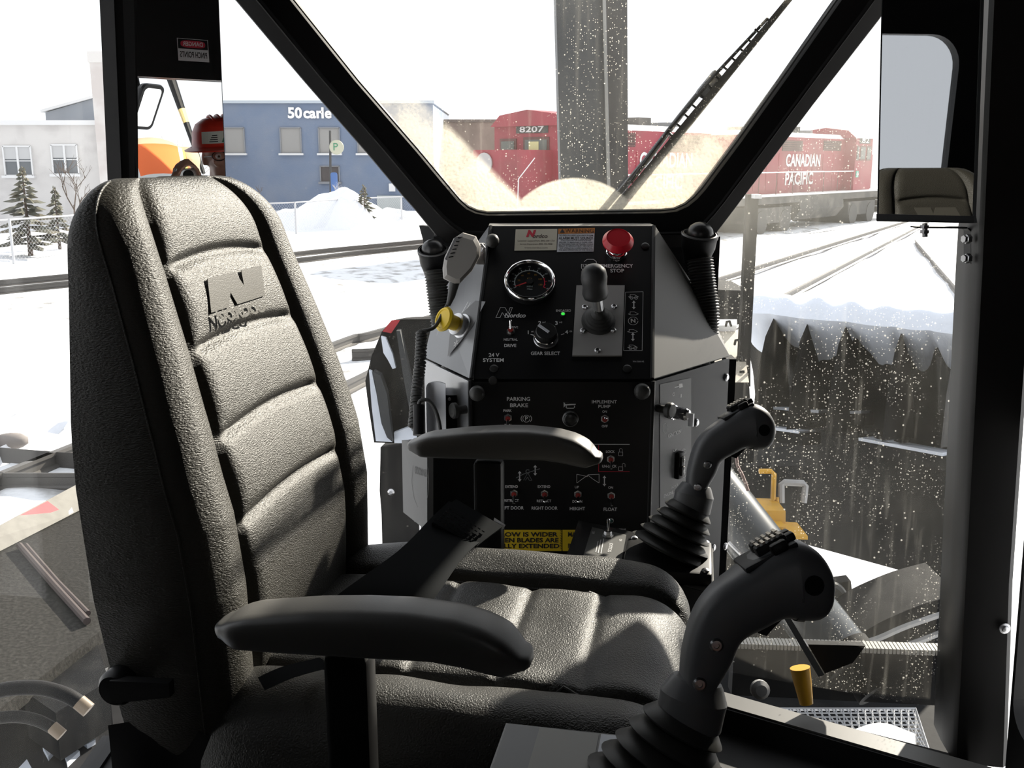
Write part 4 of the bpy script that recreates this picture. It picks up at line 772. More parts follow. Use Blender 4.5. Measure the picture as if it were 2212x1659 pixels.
# ================================================================ THINGS ROUND THE CONSOLE
# air hoses with swivel outlets
def hose(label, pts, D, r, cap_px, cap_ax):
    t = thing('air_hose', label, 'air hose', P(*pts[-1], D)); path = catmull([P(x, y, D) for x, y in pts], 10); fine = []
    for i in range(len(path) - 1):
        for k in range(6): fine.append(path[i].lerp(path[i + 1], k / 6))
    L = 0; rs = []; last = fine[0]
    for p in fine: L += (p - last).length; last = p; rs.append(r * (1 + .085 * math.cos(2 * math.pi * L / .0058)))
    mb = M(); mb.tube(fine, rs, 18); part('corrugated_hose', mb, RUB, t, 60)
    c = P(*cap_px, D); a = V(cap_ax).normalized(); mb = M(); mb.lathe(c, a, [(r * 1.0, -.055), (r * 1.15, -.04), (r * 1.38, -.022), (r * 1.42, -.004), (r * 1.5, 0), (r * 1.5, .006), (r * 1.3, .008), (r * 1.2, .002)], 28); h = part('outlet_cup', mb, BLK, t)
    mb = M(); mb.ball(c + a * .006, r * 1.12, 16, sc=(1, 1, .9)); part('outlet_ball', mb, mat('knob_black'), h)
    mb = M(); mb.lathe(c, a, [(r * 1.46, .005), (r * 1.53, .0055), (r * 1.46, .008)], 28, cap=False); part('rim', mb, mat('ring_grey'), h); return t
hose('left corrugated black air hose with round outlet behind the grey microphone', [(940, 585), (946, 640), (955, 700), (972, 765), (985, 830)], 2.0, .021, (936, 545), V((-.05, -.35, .9)))
hose('right corrugated black air hose with round outlet beside the console', [(1512, 560), (1518, 610), (1526, 680), (1520, 740), (1500, 800)], 1.98, .0245, (1511, 512), V((.05, -.25, .95)))
# hand microphone on its clip with coiled cord
mic = thing('hand_microphone', 'light grey hand microphone hung at the left of the console', 'microphone', P(985, 610, 1.85))
Dm = 1.84; OUT = [(1000, 502), (1028, 510), (1038, 530), (1037, 553), (1020, 585), (993, 613), (981, 614), (958, 602), (956, 580), (960, 556), (980, 515)]
ctr = (998, 556); mb = M(); layers = []
for s_, d_ in ((.80, -.020), (.97, -.012), (1.0, 0), (1.0, .012), (.9, .02)): layers.append([P(ctr[0] + (x - ctr[0]) * s_, ctr[1] + (y - ctr[1]) * s_, Dm + d_) for x, y in OUT])
mb.loft(layers); part('mic_body', mb, mat('mic_grey', (.27, .255, .24), .38), mic, 25)
mb = M(); q = [(963, 560), (985, 512), (1001, 511), (998, 524), (975, 566)]; mb.prism([P(x - 2, y, Dm - .0195) for x, y in q], CF * .004); fp = part('speaker_face', mb, mat('mic_face', (.19, .19, .195), .45), mic, 0)
mb = M()
for k in range(6): a, b = (969 + k * 4, 556 - k * 8.5), (979 + k * 3.2, 556 - k * 8.0); mb.tube([P(a[0], a[1], Dm - .0205), P(b[0], b[1] - 2, Dm - .0205)], .0011, 5)
part('grille_slots', mb, BLK_M, fp)
mb = M(); mb.tube([P(982, 608, Dm), P(975, 640, Dm), P(968, 660, Dm)], [.010, .007, .004], 12); part('strain_relief', mb, RUB, mic)
mb = M(); mb.tube(catmull([P(968, 655, Dm), P(955, 680, Dm), P(940, 705, Dm - .02), P(925, 713, Dm - .03), P(912, 715, Dm - .03)], 6), .0035, 8); part('cord', mb, RUB, mic)
def coil(axis, r, pitch, wire):
    pts = []; fine = []; L = 0
    for i in range(len(axis) - 1):
        for k in range(30): fine.append(axis[i].lerp(axis[i + 1], k / 30))
    out = []
    tl = sum((b - a).length for a, b in zip(fine, fine[1:])); turns = tl / pitch; n = int(turns * 9); seg = []; acc = [0]
    for a, b in zip(fine, fine[1:]): acc.append(acc[-1] + (b - a).length)
    j = 0
    for i in range(n):
        s_ = tl * i / n
        while acc[j + 1] < s_ and j < len(fine) - 2: j += 1
        p = fine[j]; T = (fine[j + 1] - fine[j]).normalized(); u = V((0, 1, 0)); N_ = (u - T * u.dot(T)).normalized(); B2 = T.cross(N_); a = 2 * math.pi * s_ / pitch
        out.append(p + (N_ * math.cos(a) + B2 * math.sin(a)) * r)
    mb = M(); mb.tube(out, wire, 6); return mb
part('coiled_cord', coil([P(911, 716, 1.81), P(908, 780, 1.80), P(900, 850, 1.79), P(893, 930, 1.76)], .0085, .0062, .0029), RUB, mic, 60)
mb = M(); mb.rbox(P(1038, 548, 1.88), (.018, .02, .04), .003); mb.tube([P(1040, 528, 1.86), P(1046, 535, 1.86), P(1042, 545, 1.86)], .003, 8); part('hang_clip', mb, STEEL, mic)
# binder and document tube on the left side panel
bk = thing('operator_manual', 'rolled white booklet tucked at the left of the console', 'booklet', P(945, 960, 1.78))
mb = M(); outer = [(920, 838), (924, 829), (936, 825), (952, 826), (962, 830)]; cv = catmull([P(x, y, 1.78 + .012 * math.sin(i * .9)) for i, (x, y) in enumerate(outer)], 5); dnv = V((.0, 0, -.14)); n_ = V((0, .006, 0))
mb.loft([[p, p + dnv, p + dnv + n_, p + n_] for p in cv]); part('cover', mb, mat('booklet_white', (.62, .63, .66), .35), bk, 60)
mb = M(); mb.hexa([P(948, 836, 1.79), P(957, 832, 1.79), P(957, 832, 1.79) + dnv, P(948, 836, 1.79) + dnv], [P(950, 832, 1.83), P(960, 829, 1.83), P(960, 829, 1.83) + dnv, P(950, 832, 1.83) + dnv]); part('pages', mb, mat('paper_edge', (.45, .36, .18), .7), bk, 0)
hol = thing('document_holder', 'round black document holder tube behind the white booklet', 'holder', P(980, 965, 1.85))
mb = M(); c = P(975, 845, 1.85); mb.lathe(c - UP * .14, UP, [(.034, 0), (.034, .14), (.031, .14), (.031, .02)], 30); part('tube', mb, BLK, hol); mb = M(); mb.lathe(P(971, 862, 1.81), (0, -1, 0), [(.003, 0), (.003, .002)], 10); part('rivet', mb, STEEL, hol)
mb = M(); mb.tube([P(905, 875, 1.76), P(905, 940, 1.75)], .0105, 14); wl2 = tag(part('flashlight', mb, BLK), 'small black tube lamp hanging by the coiled cord left of the console', 'lamp'); mb = M(); mb.tube(catmull([P(905, 878, 1.76), P(908, 866, 1.76), P(925, 865, 1.76), P(940, 885, 1.76), P(950, 920, 1.76), P(953, 960, 1.76)], 6), .0035, 8); part('cable', mb, RUB, wl2)
# radio speaker box
sb = thing('radio_speaker', 'grey radio speaker box below the coiled cord, left of the far armrest', 'speaker', P(930, 1150, 1.66))
f0 = [P(881, 950, 1.68), P(936, 965, 1.62), P(936, 1146, 1.62), P(884, 1105, 1.68)]; dd = V((.10, .05, 0)); mb = M(); mb.hexa(f0, [p + dd for p in f0]); part('case', mb, BLK, sb, 0)
fn = (f0[1] - f0[0]).cross(f0[3] - f0[0]).normalized(); fn = fn if fn.y < 0 else -fn
mb = M(); mb.prism([p + fn * .0 for p in f0], fn * .012); part('front', mb, mat('speaker_grey', (.16, .16, .16), .45), sb, 0)
SBP = Plane(f0[0] + fn * .0125, f0[1] - f0[0], f0[0] - f0[3], .0008); mb = M(); text_into(mb, 'KENWOOD', SBP.p(910, 1018), -(f0[1] - f0[0]), f0[3] - f0[0], .0115, bold=.02, fit=.038)
SBP.line(mb, [(893, 1005), (890, 1040), (895, 1075), (905, 1100), (911, 1106), (918, 1098), (925, 1070), (927, 1040), (925, 1010)], .9); part('lettering', mb, mat('ink_dark', (.03, .03, .03), .4), sb, 0)
mb = M()
for k in range(6): mb.box(P(893 + k * 3, 962 + k * 0, 1.655), (.0015, .004, .012))
part('vents', mb, BLK_M, sb, 0)
mb = M(); mb.cyl(P(913, 1130, 1.66), P(914, 1155, 1.66), .006, 12); part('plug', mb, STEEL, sb); mb = M(); mb.tube([P(914, 1153, 1.66), P(918, 1180, 1.66), P(920, 1215, 1.66)], .004, 8); part('cable', mb, RUB, sb)
mb = M(); mb.tube([P(897 + k % 2 * 6 - 2, 1117 + k * 1.1, 1.665) for k in range(9)], .0012, 5); part('spring', mb, STEEL, sb)
# ================================================================ OUTSIDE
GZ = -3.0
def G(x, y, z=GZ): return PZ(x, y, z)
# ---------------------------------------------------------------- snow ground
def gnd(u, v):
    x, y = lerp(-90, 90, u), lerp(-60, 130, v)
    h = .10 * noise.noise(V((x * .25, y * .25, 1))) + .05 * noise.noise(V((x * .9, y * .9, 4)))
    if -8 < x < 8 and -8 < y < 7: h -= .25
    return V((x, y, GZ - .05 + h))
mb = M(); mb.grid(180, 190, gnd); struct(part('ground', mb, SNOW, None, 60))
# cleared ballast strips and rails
BAL = mat('ballast_snow', (.75, .77, .80), .9, bump=((6, 6, 6), .6, .08), var=((.22, .21, .20), (2.6, 2.6, 2.6), .50, .72))
RAIL = mat('rail_steel', (.085, .08, .075), .5, .2)
def strip(label, pts, w_, z=.07):
    mb = M(); L_ = []; path = catmull([V((p.x, p.y, 0)) for p in pts], 14); secs = []
    for i, p in enumerate(path):
        d = (path[min(i + 1, len(path) - 1)] - path[max(i - 1, 0)]).normalized(); n = V((d.y, -d.x, 0))
        row = []
        for k in range(9):
            t = -1 + k / 4; q = p + n * (t * w_ / 2); row.append(V((q.x, q.y, GZ + z * (1 - t ** 4) - .06 * (abs(t) == 1) + .05 * noise.noise(V((q.x * 3, q.y * 3, 7))))))
        secs.append(row)
    mb.loft(secs, cap=False, closed=False); return tag(part('ballast_bed', mb, BAL, None, 60), label, 'track bed')
def rail(label, pts, offs=0.):
    path = catmull([V((p.x, p.y, GZ + .13)) for p in pts], 16); mb = M(); secs = []
    prof = [(-.035, .09), (.035, .09), (.035, .055), (.010, .045), (.010, -.03), (.06, -.05), (.06, -.07), (-.06, -.07), (-.06, -.05), (-.010, -.03), (-.010, .045), (-.035, .055)]
    for i, p in enumerate(path):
        d = (path[min(i + 1, len(path) - 1)] - path[max(i - 1, 0)]).normalized(); n = V((d.y, -d.x, 0)); q = p + n * offs
        secs.append([q + n * a + UP * b for a, b in prof])
    mb.loft(secs); return tag(part('rail', mb, RAIL, None, 20), label, 'rail', 'rails of the yard tracks')
def ext(a, b, t): return a + (b - a) * t
tA = [ext(G(130, 1020), G(731, 765), -1.6), G(0, 1073), G(130, 1018), G(731, 765), G(815, 740), ext(G(731, 765), G(815, 740), 5)]
strip('snow streaked ballast along the nearest track left of the cab', [p + V((.6, -.15, 0)) for p in tA], 3.0)
rail('nearest rail on the left, running past the seat to the wing tip', tA); rail('second rail of the nearest left track, beside the wing tip', tA, 1.435)
tB = [ext(G(0, 642), G(610, 577), -.8), G(0, 642), G(610, 577), G(760, 558), G(900, 543), ext(G(760, 558), G(900, 543), 4)]
strip('patchy grey ballast along the middle track left of the console', [p + V((1.3, -1.0, 0)) for p in tB], 3.4, .05)
rail('front rail of the middle left track', tB); rail('back rail of the middle left track', tB, -1.435)
for k, (lab, a, b) in enumerate((('right hand snow covered rail curving past the dark post', (1642, 582), (1900, 500)), ('rail in the snow right of the dark post, nearer the plow', (1700, 645), (1962, 505)), ('faint rail far right, near the right pillar', (1990, 540), (2075, 640)))):
    p0, p1 = G(*a), G(*b); r_ = rail(lab, [ext(p0, p1, -.25), p0, p1, ext(p0, p1, 1.6)]); r_.location.z = -.09
# ---------------------------------------------------------------- snow banks
def mound(label, cx, cy, rx, ry, h, seed, rough=.25, nm='snow_mound', rot=0):
    def f(u, v):
        r, a = u, v * 2 * math.pi; x, y = r * math.cos(a), r * math.sin(a); k = 1 + .35 * noise.noise(V((math.cos(a) * 1.3, math.sin(a) * 1.3, seed)))
        z = h * max(0, (1 - r * r)) ** 1.4 * (1 + rough * noise.noise(V((x * 3, y * 3, seed)))) - .12
        X, Y = x * rx * k, y * ry * k; c, s_ = math.cos(rot), math.sin(rot); return V((cx + X * c - Y * s_, cy + X * s_ + Y * c, GZ + z))
    mb = M(); mb.grid(14, 40, f); return tag(part(nm, mb, SNOW, None, 60), label, 'snow pile')
c = G(700, 497); mound('largest pointed snow pile behind the wire fence, under the blue building', c.x + .2, c.y + 3, 3.4, 2.4, 1.75, 3)
c = G(600, 497); mound('low snow heap left of the pointed snow pile', c.x, c.y + 3, 2.4, 1.6, .9, 5)
c = G(830, 487); mound('small rounded snow heap right of the little conifer', c.x, c.y + 3, 1.8, 1.4, .8, 8)
c = G(60, 985); d = (tA[3] - tA[2]).normalized(); mound('lumpy ploughed snow ridge beside the nearest left track', c.x, c.y + .8, 2.8, .5, .42, 11, 1.6, 'snow_ridge', math.atan2(d.y, d.x))
c = G(720, 715); mound('crumbled snow ridge above the wing tip', c.x + .6, c.y + 2, 5.5, .7, .30, 14, 1.8, 'snow_ridge', math.atan2(d.y, d.x))
mb = M(); mb.ball(G(30, 997) + UP * .22, .12, 10, sc=(1.5, 1, .7)); tag(part('stone', mb, mat('stone', (.18, .16, .15), .8), None, 60), 'dark stone lying on the snow ridge at the left edge', 'stone')
# ---------------------------------------------------------------- wire fence
fen = thing('wire_fence', 'long chain link fence with pipe posts in front of the buildings', 'fence', G(640, 502))
FP = [ext(G(30, 566), G(640, 502), -.35), G(30, 566), G(335, 530), G(500, 512), G(640, 502), G(770, 487), G(868, 481), G(960, 478)]
GALV = mat('galvanised', (.45, .46, .48), .45, .4); TOPZ = GZ + 1.28
for p in FP: mb = M(); mb.cyl(V((p.x, p.y, GZ - .1)), V((p.x, p.y, TOPZ + .03)), .045, 8); part('fence_post', mb, GALV, fen)
for a, b in zip(FP, FP[1:]): mb = M(); mb.cyl(V((a.x, a.y, TOPZ)), V((b.x, b.y, TOPZ)), .03, 6); part('top_rail', mb, GALV, fen)
mb = M()
for a, b in zip(FP, FP[1:]):
    L_ = (b - a).length; d = (b - a).normalized(); n = int(L_ / .14); H = 1.2; w_ = V((0, 0, .004))
    for k in range(-8, n):
        for s_ in (0, 1):
            s0, s1 = k * .14, k * .14 + H; z0, z1 = (0, H) if s_ == 0 else (H, 0)
            if s0 < 0: z0 += (z1 - z0) * (-s0) / H; s0 = 0
            if s1 > L_: z1 = z0 + (z1 - z0) * (L_ - s0) / max(s1 - s0, 1e-6); s1 = L_
            if s1 - s0 < .05: continue
            p, q = a + d * s0 + UP * (z0 + .05), a + d * s1 + UP * (z1 + .05); mb.add([p - w_, q - w_, q + w_, p + w_], [(0, 1, 2, 3)])
link_ = part('chain_link', mb, GALV, fen, 0); link_['kind'] = 'stuff'
# ---------------------------------------------------------------- buildings
def wall_box(mb, p0, p1, z0, z1, depth):
    d = (p1 - p0).normalized(); n = V((-d.y, d.x, 0)); n = n if n.y > 0 else -n; a, b = V((p0.x, p0.y, 0)), V((p1.x, p1.y, 0))
    mb.hexa([a + UP * z0, b + UP * z0, b + UP * z1, a + UP * z1], [p + n * depth for p in (a + UP * z0, b + UP * z0, b + UP * z1, a + UP * z1)]); return n
def window_on(par, Y, x0, y0, x1, y1, glass, frame, sill, mull=False, blind=None):
    a, b = PY(x0, y0, Y), PY(x1, y1, Y); cx, cz, w_, h = (a.x + b.x) / 2, (a.z + b.z) / 2, abs(b.x - a.x), abs(a.z - b.z)
    f = M(); t = .07
    for dx, dz, sx, sz in ((-w_ / 2, 0, t, h), (w_ / 2, 0, t, h), (0, h / 2, w_, t), (0, -h / 2, w_, t)): f.box((cx + dx, Y - .04, cz + dz), (sx, .12, sz))
    if mull: f.box((cx, Y - .04, cz), (t * 1.4, .10, h)); f.box((cx, Y - .03, cz), (w_, .08, t * .7))
    fr = part('window', f, frame, par, 0)
    for k in ((-1, 1) if mull else (0,)):
        p = M(); ww = w_ / 2 if mull else w_; p.box((cx + k * w_ / 4, Y - .012, cz), (ww, .03, h)); part('pane', p, glass, fr, 0)
        if blind: p = M(); p.box((cx + k * w_ / 4, Y - .035, cz + h * .27), (ww * .92, .012, h * .42)); part('blind', p, blind, fr, 0)
    s_ = M(); s_.box((cx, Y - .10, cz - h / 2 - .06), (w_ + .25, .3, .12)); part('sill', s_, sill, fr, 0)
WB = mat('white_brick', (.62, .60, .58), .8, bump=((8, 8, 20), .2, .02), var=((.44, .42, .41), .7, .5, .8))
BB = mat('blue_brick', (.155, .20, .285), .8, bump=((6, 6, 18), .2, .02), var=((.20, .235, .30), .8, .4, .8))
GLS = mat('window_grey', (.13, .14, .15), .25); WTRIM = mat('trim_white', (.7, .7, .7), .6)
Yw = 50.
wb_ = thing('white_building', 'low white painted brick building with paired sash windows at the left edge', 'building', V((PY(100, 480, Yw).x, Yw, GZ)))
mb = M(); x0, x1, zr = PY(-260, 300, Yw).x, PY(233, 300, Yw).x, PY(100, 268, Yw).z; mb.box(((x0 + x1) / 2, Yw + 6, (zr + GZ) / 2 - .3), (x1 - x0, 12, zr - GZ + .6)); part('wall', mb, WB, wb_, 0)
mb = M(); mb.box(((x0 + x1) / 2, Yw + 5.9, zr + .06), (x1 - x0 + .3, 12.3, .22)); part('roof_edge', mb, mat('roof_snow', (.7, .7, .7), .7), wb_, 0)
for q in ((7, 316, 73, 379), (111, 313, 172, 376), (-110, 318, -40, 381)): window_on(wb_, Yw, *q, GLS, WTRIM, WTRIM, True, mat('blind_white', (.5, .5, .5), .8))
gb = thing('gable_building', 'grey gabled building rising behind the white building', 'building', V((PY(170, 480, 62).x, 62, GZ)))
mb = M(); g_ = [PY(98, 300, 62), PY(98, 243, 62), PY(232, 204, 62), PY(330, 236, 62), PY(330, 300, 62)]; g_[0].z = g_[-1].z = GZ; mb.prism(g_, (0, 9, 0)); part('wall', mb, mat('gable_grey', (.27, .29, .32), .8, var=((.36, .37, .39), .5, .4, .8)), gb, 0)
mb = M(); mb.hexa([g_[1] + V((-.2, -.2, 0)), g_[2] + V((0, -.2, 0)), g_[2] + V((0, -.2, .15)), g_[1] + V((-.2, -.2, .15))], [p + V((0, 9.4, 0)) for p in (g_[1] + V((-.2, 0, 0)), g_[2], g_[2] + V((0, 0, .15)), g_[1] + V((-.2, 0, .15)))]); part('roof', mb, mat('roof_snow'), gb, 0)
ch = thing('chimney', 'tall pale square chimney beside the left pillar', 'chimney', V((PY(205, 300, 49).x, 49, GZ)))
mb = M(); a, b = PY(191, 111, 49), PY(236, 111, 49); mb.box(((a.x + b.x) / 2, 49.5, (a.z + GZ) / 2), (b.x - a.x, 1.0, a.z - GZ)); part('shaft', mb, mat('chimney_pale', (.52, .48, .46), .8, var=((.62, .6, .58), 1, .4, .7)), ch, 0)
mb = M(); mb.box(((a.x + b.x) / 2, 49.5, a.z - .25), (b.x - a.x + .12, 1.12, .5)); part('cap', mb, WB, ch, 0)
Yb = 65.
bb = thing('blue_building', 'two storey blue brick building with white sign letters', 'building', V((PY(650, 440, Yb).x, Yb, GZ)))
x0, x1, zr = PY(400, 220, Yb).x, PY(935, 232, Yb).x, PY(600, 222, Yb).z; mb = M(); mb.box(((x0 + x1) / 2, Yb + 8, (zr + GZ) / 2 - .3), (x1 - x0, 16, zr - GZ + .6)); part('wall', mb, BB, bb, 0)
mb = M(); mb.box(((x0 + x1) / 2, Yb + 7.9, zr + .05), (x1 - x0 + .2, 16.2, .18)); part('parapet', mb, mat('parapet', (.42, .47, .52), .6), bb, 0)
BOARD = mat('board_grey', (.30, .295, .285), .8)
for q in ((484, 276, 530, 331), (605, 276, 652, 331), (688, 276, 735, 331), (772, 276, 818, 331)): window_on(bb, Yb, *q, BOARD, mat('frame_grey', (.22, .23, .25), .7), WTRIM)
window_on(bb, Yb, 692, 359, 734, 393, mat('window_dark', (.06, .05, .05), .4), mat('frame_grey'), mat('frame_grey'))
for q in ((842, 402, 852, 412),): mb = M(); mb.box(PY(847, 405, Yb - .1), (.4, .1, .5)); part('notice', mb, WTRIM, bb, 0)
mb = M(); mb.box(PY(842, 450, Yb - .1), (1.6, .15, 1.6)); dr = part('door', mb, mat('door_pale', (.45, .48, .47), .7), bb, 0)
xl, xr = PY(621, 245, Yb - .12), PY(716, 245, Yb - .12)
for k, ch_ in enumerate('50carle'):
    t = [.0, .165, .355, .50, .645, .76, .84][k]; mb = M(); sub = M(); text_into(sub, ch_, xl.lerp(xr, t) + V((0, 0, -.0)), (1, 0, 0), (0, 0, 1), .62, align='LEFT', bold=.035)
    mb.add(sub.v, sub.f); n0 = len(sub.v); mb.add([v + V((0, .1, 0)) for v in sub.v], sub.f); part('sign_letter', mb, mat('sign_white', (.8, .8, .8), .5), bb, 0)
br_ = thing('brown_building', 'distant brown flat roofed building left of the locomotive cab', 'building', V((PY(1000, 440, 75).x, 75, GZ)))
x0, x1, zr = PY(962, 261, 75).x, PY(1120, 261, 75).x, PY(1000, 261, 75).z; mb = M(); mb.box(((x0 + x1) / 2, 80, (zr + GZ) / 2 - .3), (x1 - x0, 10, zr - GZ + .6)); part('wall', mb, mat('brown_wall', (.17, .12, .10), .8, var=((.25, .18, .15), .6, .4, .7)), br_, 0)
mb = M(); mb.box(((x0 + x1) / 2, 80, zr), (x1 - x0 + .2, 10.2, .2)); part('parapet', mb, mat('brown_edge', (.12, .09, .08), .8), br_, 0)
# parking sign on its pole
ps = thing('parking_sign', 'round white parking sign with green letter on a thin dark pole', 'sign', V((PY(714, 440, 60).x, 60, GZ)))
mb = M(); mb.cyl(V((PY(714, 440, 60).x, 60, GZ)), PY(713, 282, 60), .07, 8); part('pole', mb, mat('pole_dark', (.06, .06, .06), .6), ps)
c = PY(727, 318, 59.8); mb = M(); mb.lathe(c, (.3, -1, 0), [(.38, -.12), (.42, -.08), (.42, .08), (.38, .12)], 24); part('lamp_box', mb, mat('sign_cream', (.42, .42, .33), .5), ps); mb = M(); text_into(mb, 'P', c + V((-.04, -.16, 0)), (1, .3, 0), (0, 0, 1), .42, bold=.0); part('lettering', mb, mat('sign_green', (.05, .22, .12), .5), ps, 0)
mb = M(); c = PY(722, 395, 59); mb.rbox(c, (.40, .3, 1.2), .12); tag(part('blue_banner', mb, mat('banner_blue', (.07, .14, .33), .7)), 'blue figure shape standing by the pole under the parking sign', 'figure')
# ---------------------------------------------------------------- trees
BARK = mat('bark', (.10, .075, .06), .9)
def conifer(label, base, h, r, seed):
    random.seed(seed); t = thing('conifer', label, 'tree', base); mb = M(); mb.cyl(base - UP * .1, base + UP * h * .95, .05 * r + .03, 6, r2=.01); part('trunk', mb, BARK, t); mb = M()
    n = int(26 * h)
    for i in range(n):
        k = i / n; z = h * (.12 + .86 * k); rr = r * (1 - k) ** .8 + .05; a = i * 2.4 + random.random(); d = V((math.cos(a), math.sin(a), -.25 + .2 * random.random())); L_ = rr * random.uniform(.6, 1.1); p = base + UP * z; q = p + d * L_; s_ = V((-d.y, d.x, 0)) * (.16 * L_ + .04); m_ = p.lerp(q, .55)
        mb.add([p, m_ + s_ - UP * .05, q, m_ - s_ - UP * .05, m_ + UP * .07], [(0, 1, 4), (1, 2, 4), (2, 3, 4), (3, 0, 4), (0, 3, 2, 1)])
    part('foliage', mb, mat('needles', (.085, .088, .068), .9, var=((.17, .15, .11), 3, .45, .7)), t, 0)
conifer('bushy conifer at the left edge in front of the white building', G(18, 560) + V((0, 1.5, 0)), 2.9, 1.3, 2)
conifer('thin dark conifer left of the seat top, before the white building', G(72, 548) + V((0, 2, 0)), 2.2, .7, 4)
conifer('small yellowish conifer between the snow piles by the fence', G(785, 492) + V((0, .5, 0)), 2.0, .75, 6)
def bare_tree(label, base, h, seed, m_=BARK, rad=.05):
    random.seed(seed); mb = M()
    def grow(p, d, l, r, k):
        q = p + d * l; mb.tube([p, p.lerp(q, .5) + V((random.uniform(-.04, .04), random.uniform(-.04, .04), 0)) * l, q], [r, r * .85, r * .65], 4, cap=False)
        if k == 0: return
        for _ in range(3 if k > 1 else 2): e = (d + V((random.uniform(-.8, .8), random.uniform(-.8, .8), random.uniform(-.1, .5)))).normalized(); grow(p.lerp(q, random.uniform(.55, 1)), e, l * random.uniform(.55, .8), r * .6, k - 1)
    grow(base - UP * .1, V((0, 0, 1)), h * .42, rad, 4); return tag(part('bare_tree', mb, m_, None, 60), label, 'tree')
bare_tree('slender leafless tree against the white building wall', G(95, 520) + V((0, 3, 0)), 3.2, 21)
bare_tree('leafless bush against the blue wall behind the snow pile', G(560, 470), 2.2, 22)
bare_tree('frosty shrub at the foot of the parking sign', G(705, 478) + V((0, 4, 0)), 2.0, 23, mat('frost_bark', (.45, .43, .42), .9))
# ---------------------------------------------------------------- locomotives
T_ = V((.648, .763, 0)).normalized(); NS = V((T_.y, -T_.x, 0))          # along the train; towards us
T0 = V((-1.2, 28.3, 0))
CPR = mat('loco_red', (.27, .026, .045), .55, var=((.19, .03, .04), .8, .45, .75)); DKG = mat('loco_under', (.055, .055, .055), .8, var=((.13, .12, .11), 1.5, .45, .7)); LSN = mat('loco_snow', (.75, .76, .78), .8); LGL = mat('loco_glass', (.10, .11, .10), .15); LWH = mat('loco_white', (.62, .62, .62), .6)
def TP(s, n, z): return T0 + T_ * s + NS * n + UP * z
def tbox(mb, s0, s1, n0, n1, z0, z1): mb.hexa([TP(s0, n0, z0), TP(s1, n0, z0), TP(s1, n0, z1), TP(s0, n0, z1)], [TP(s0, n1, z0), TP(s1, n1, z0), TP(s1, n1, z1), TP(s0, n1, z1)]); return mb
def loco(label, s0, rev, cabnum, L_=16.5):
    """16 m road switcher; cab near the low end (or the high end when rev)"""
    t = thing('locomotive', label, 'locomotive', TP(s0 + 8, -1.5, GZ))
    def S(a): return s0 + (L_ - a if rev else a)
    def bx(a, b, n0, n1, z0, z1, mb=None): mb = mb or M(); x, y = sorted((S(a), S(b))); return tbox(mb, x, y, n0, n1, z0, z1)
    part('frame', bx(0, L_, 0, -3, -1.75, -1.45), DKG, t, 0); part('running_board', bx(0, L_, .04, -3.04, -1.45, -1.36), LWH, t, 0)
    part('long_hood', bx(4.7, L_ - 1.0, -.55, -2.45, -1.36, 1.05), CPR, t, 0)
    mb = M(); x, y = sorted((S(4.7), S(L_ - 1.0))); mb.loft([[TP(s, n, z) for n, z in ((-.55, 1.05), (-.75, 1.25), (-2.25, 1.25), (-2.45, 1.05))] for s in (x, y)]); part('hood_roof', mb, LSN, t, 0)
    part('short_hood', bx(.9, 2.6, -.6, -2.4, -1.36, .35), CPR, t, 0)
    cb = part('cab', bx(2.6, 4.7, 0, -3.0, -1.36, 1.15), CPR, t, 0)
    mb = M(); x, y = sorted((S(2.45), S(4.85))); mb.loft([[TP(s, n, z) for n, z in ((.05, 1.1), (-.35, 1.45), (-1.5, 1.6), (-2.65, 1.45), (-3.05, 1.1))] for s in (x, y)]); part('cab_roof', mb, CPR, t, 0)
    for a, b in ((2.75, 3.35), (3.45, 4.15), (4.25, 4.6)):
        w_ = part('window', bx(a, b, .015, -.02, .05, .75), mat('loco_frame', (.10, .03, .03), .5), cb, 0); part('pane', bx(a + .07, b - .07, .03, 0, .12, .68), LGL, w_, 0)
    part('number_board', bx(3.0, 4.3, .03, -.02, .85, 1.12), mat('board_black', (.05, .05, .05), .6), cb, 0)
    sg = -1 if False else 1
    mb = M(); text_into(mb, cabnum, TP(S(3.65), .045, .985), T_, UP, .22, bold=.02, fit=.9); part('lettering', mb, LWH, cb, 0)
    if not rev:
        sF = S(2.6) - .03
        def ff(n0, n1, z0, z1, d=0.): q = M(); return tbox(q, sF - d, sF + .02, n0, n1, z0, z1)
        for n0, n1, z0, z1 in ((-2.75, -2.05, .10, .72), (-1.75, -.70, .08, .76)):
            w_ = part('window', ff(n0, n1, z0, z1), mat('loco_frame'), cb, 0); part('pane', ff(n0 + .08, n1 - .08, z0 + .08, z1 - .08, .02), LGL, w_, 0)
        part('cab_lamp', ff(-1.5, -1.1, .35, .62, .03), mat('lamp_yellow', (.65, .62, .30), .5), cb, 0)
        part('number_board', ff(-2.05, -.75, .88, 1.10), mat('board_black'), cb, 0); mb = M(); text_into(mb, cabnum, TP(sF - .02, -1.40, .99), NS, UP, .17, bold=.02, fit=1.0); part('lettering', mb, LWH, cb, 0)
        part('headlamp_panel', ff(-2.2, -.6, 1.26, 1.34), mat('loco_frame'), cb, 0); mb = M(); mb.lathe(TP(S(.88), -1.9, -.05), -T_, [(.32, 0), (.32, .04), (.25, .05)], 18); part('beaver_disc', mb, mat('disc_grey', (.4, .38, .38), .6), t)
    part('first_aid_sign', bx(4.2, 4.5, .03, 0, -.75, -.45), mat('sign_green2', (.08, .40, .28), .5), cb, 0); mb = bx(4.31, 4.39, .045, 0, -.72, -.48); bx(4.23, 4.47, .045, 0, -.64, -.56, mb); part('cross', mb, LWH, cb, 0)
    for k in range(int((L_ - 6.2) / 1.15)): a = 5.0 + k * 1.15; part('hood_door', bx(a, a + 1.02, -.535, -.56, -1.2, .35), CPR, t, 0)
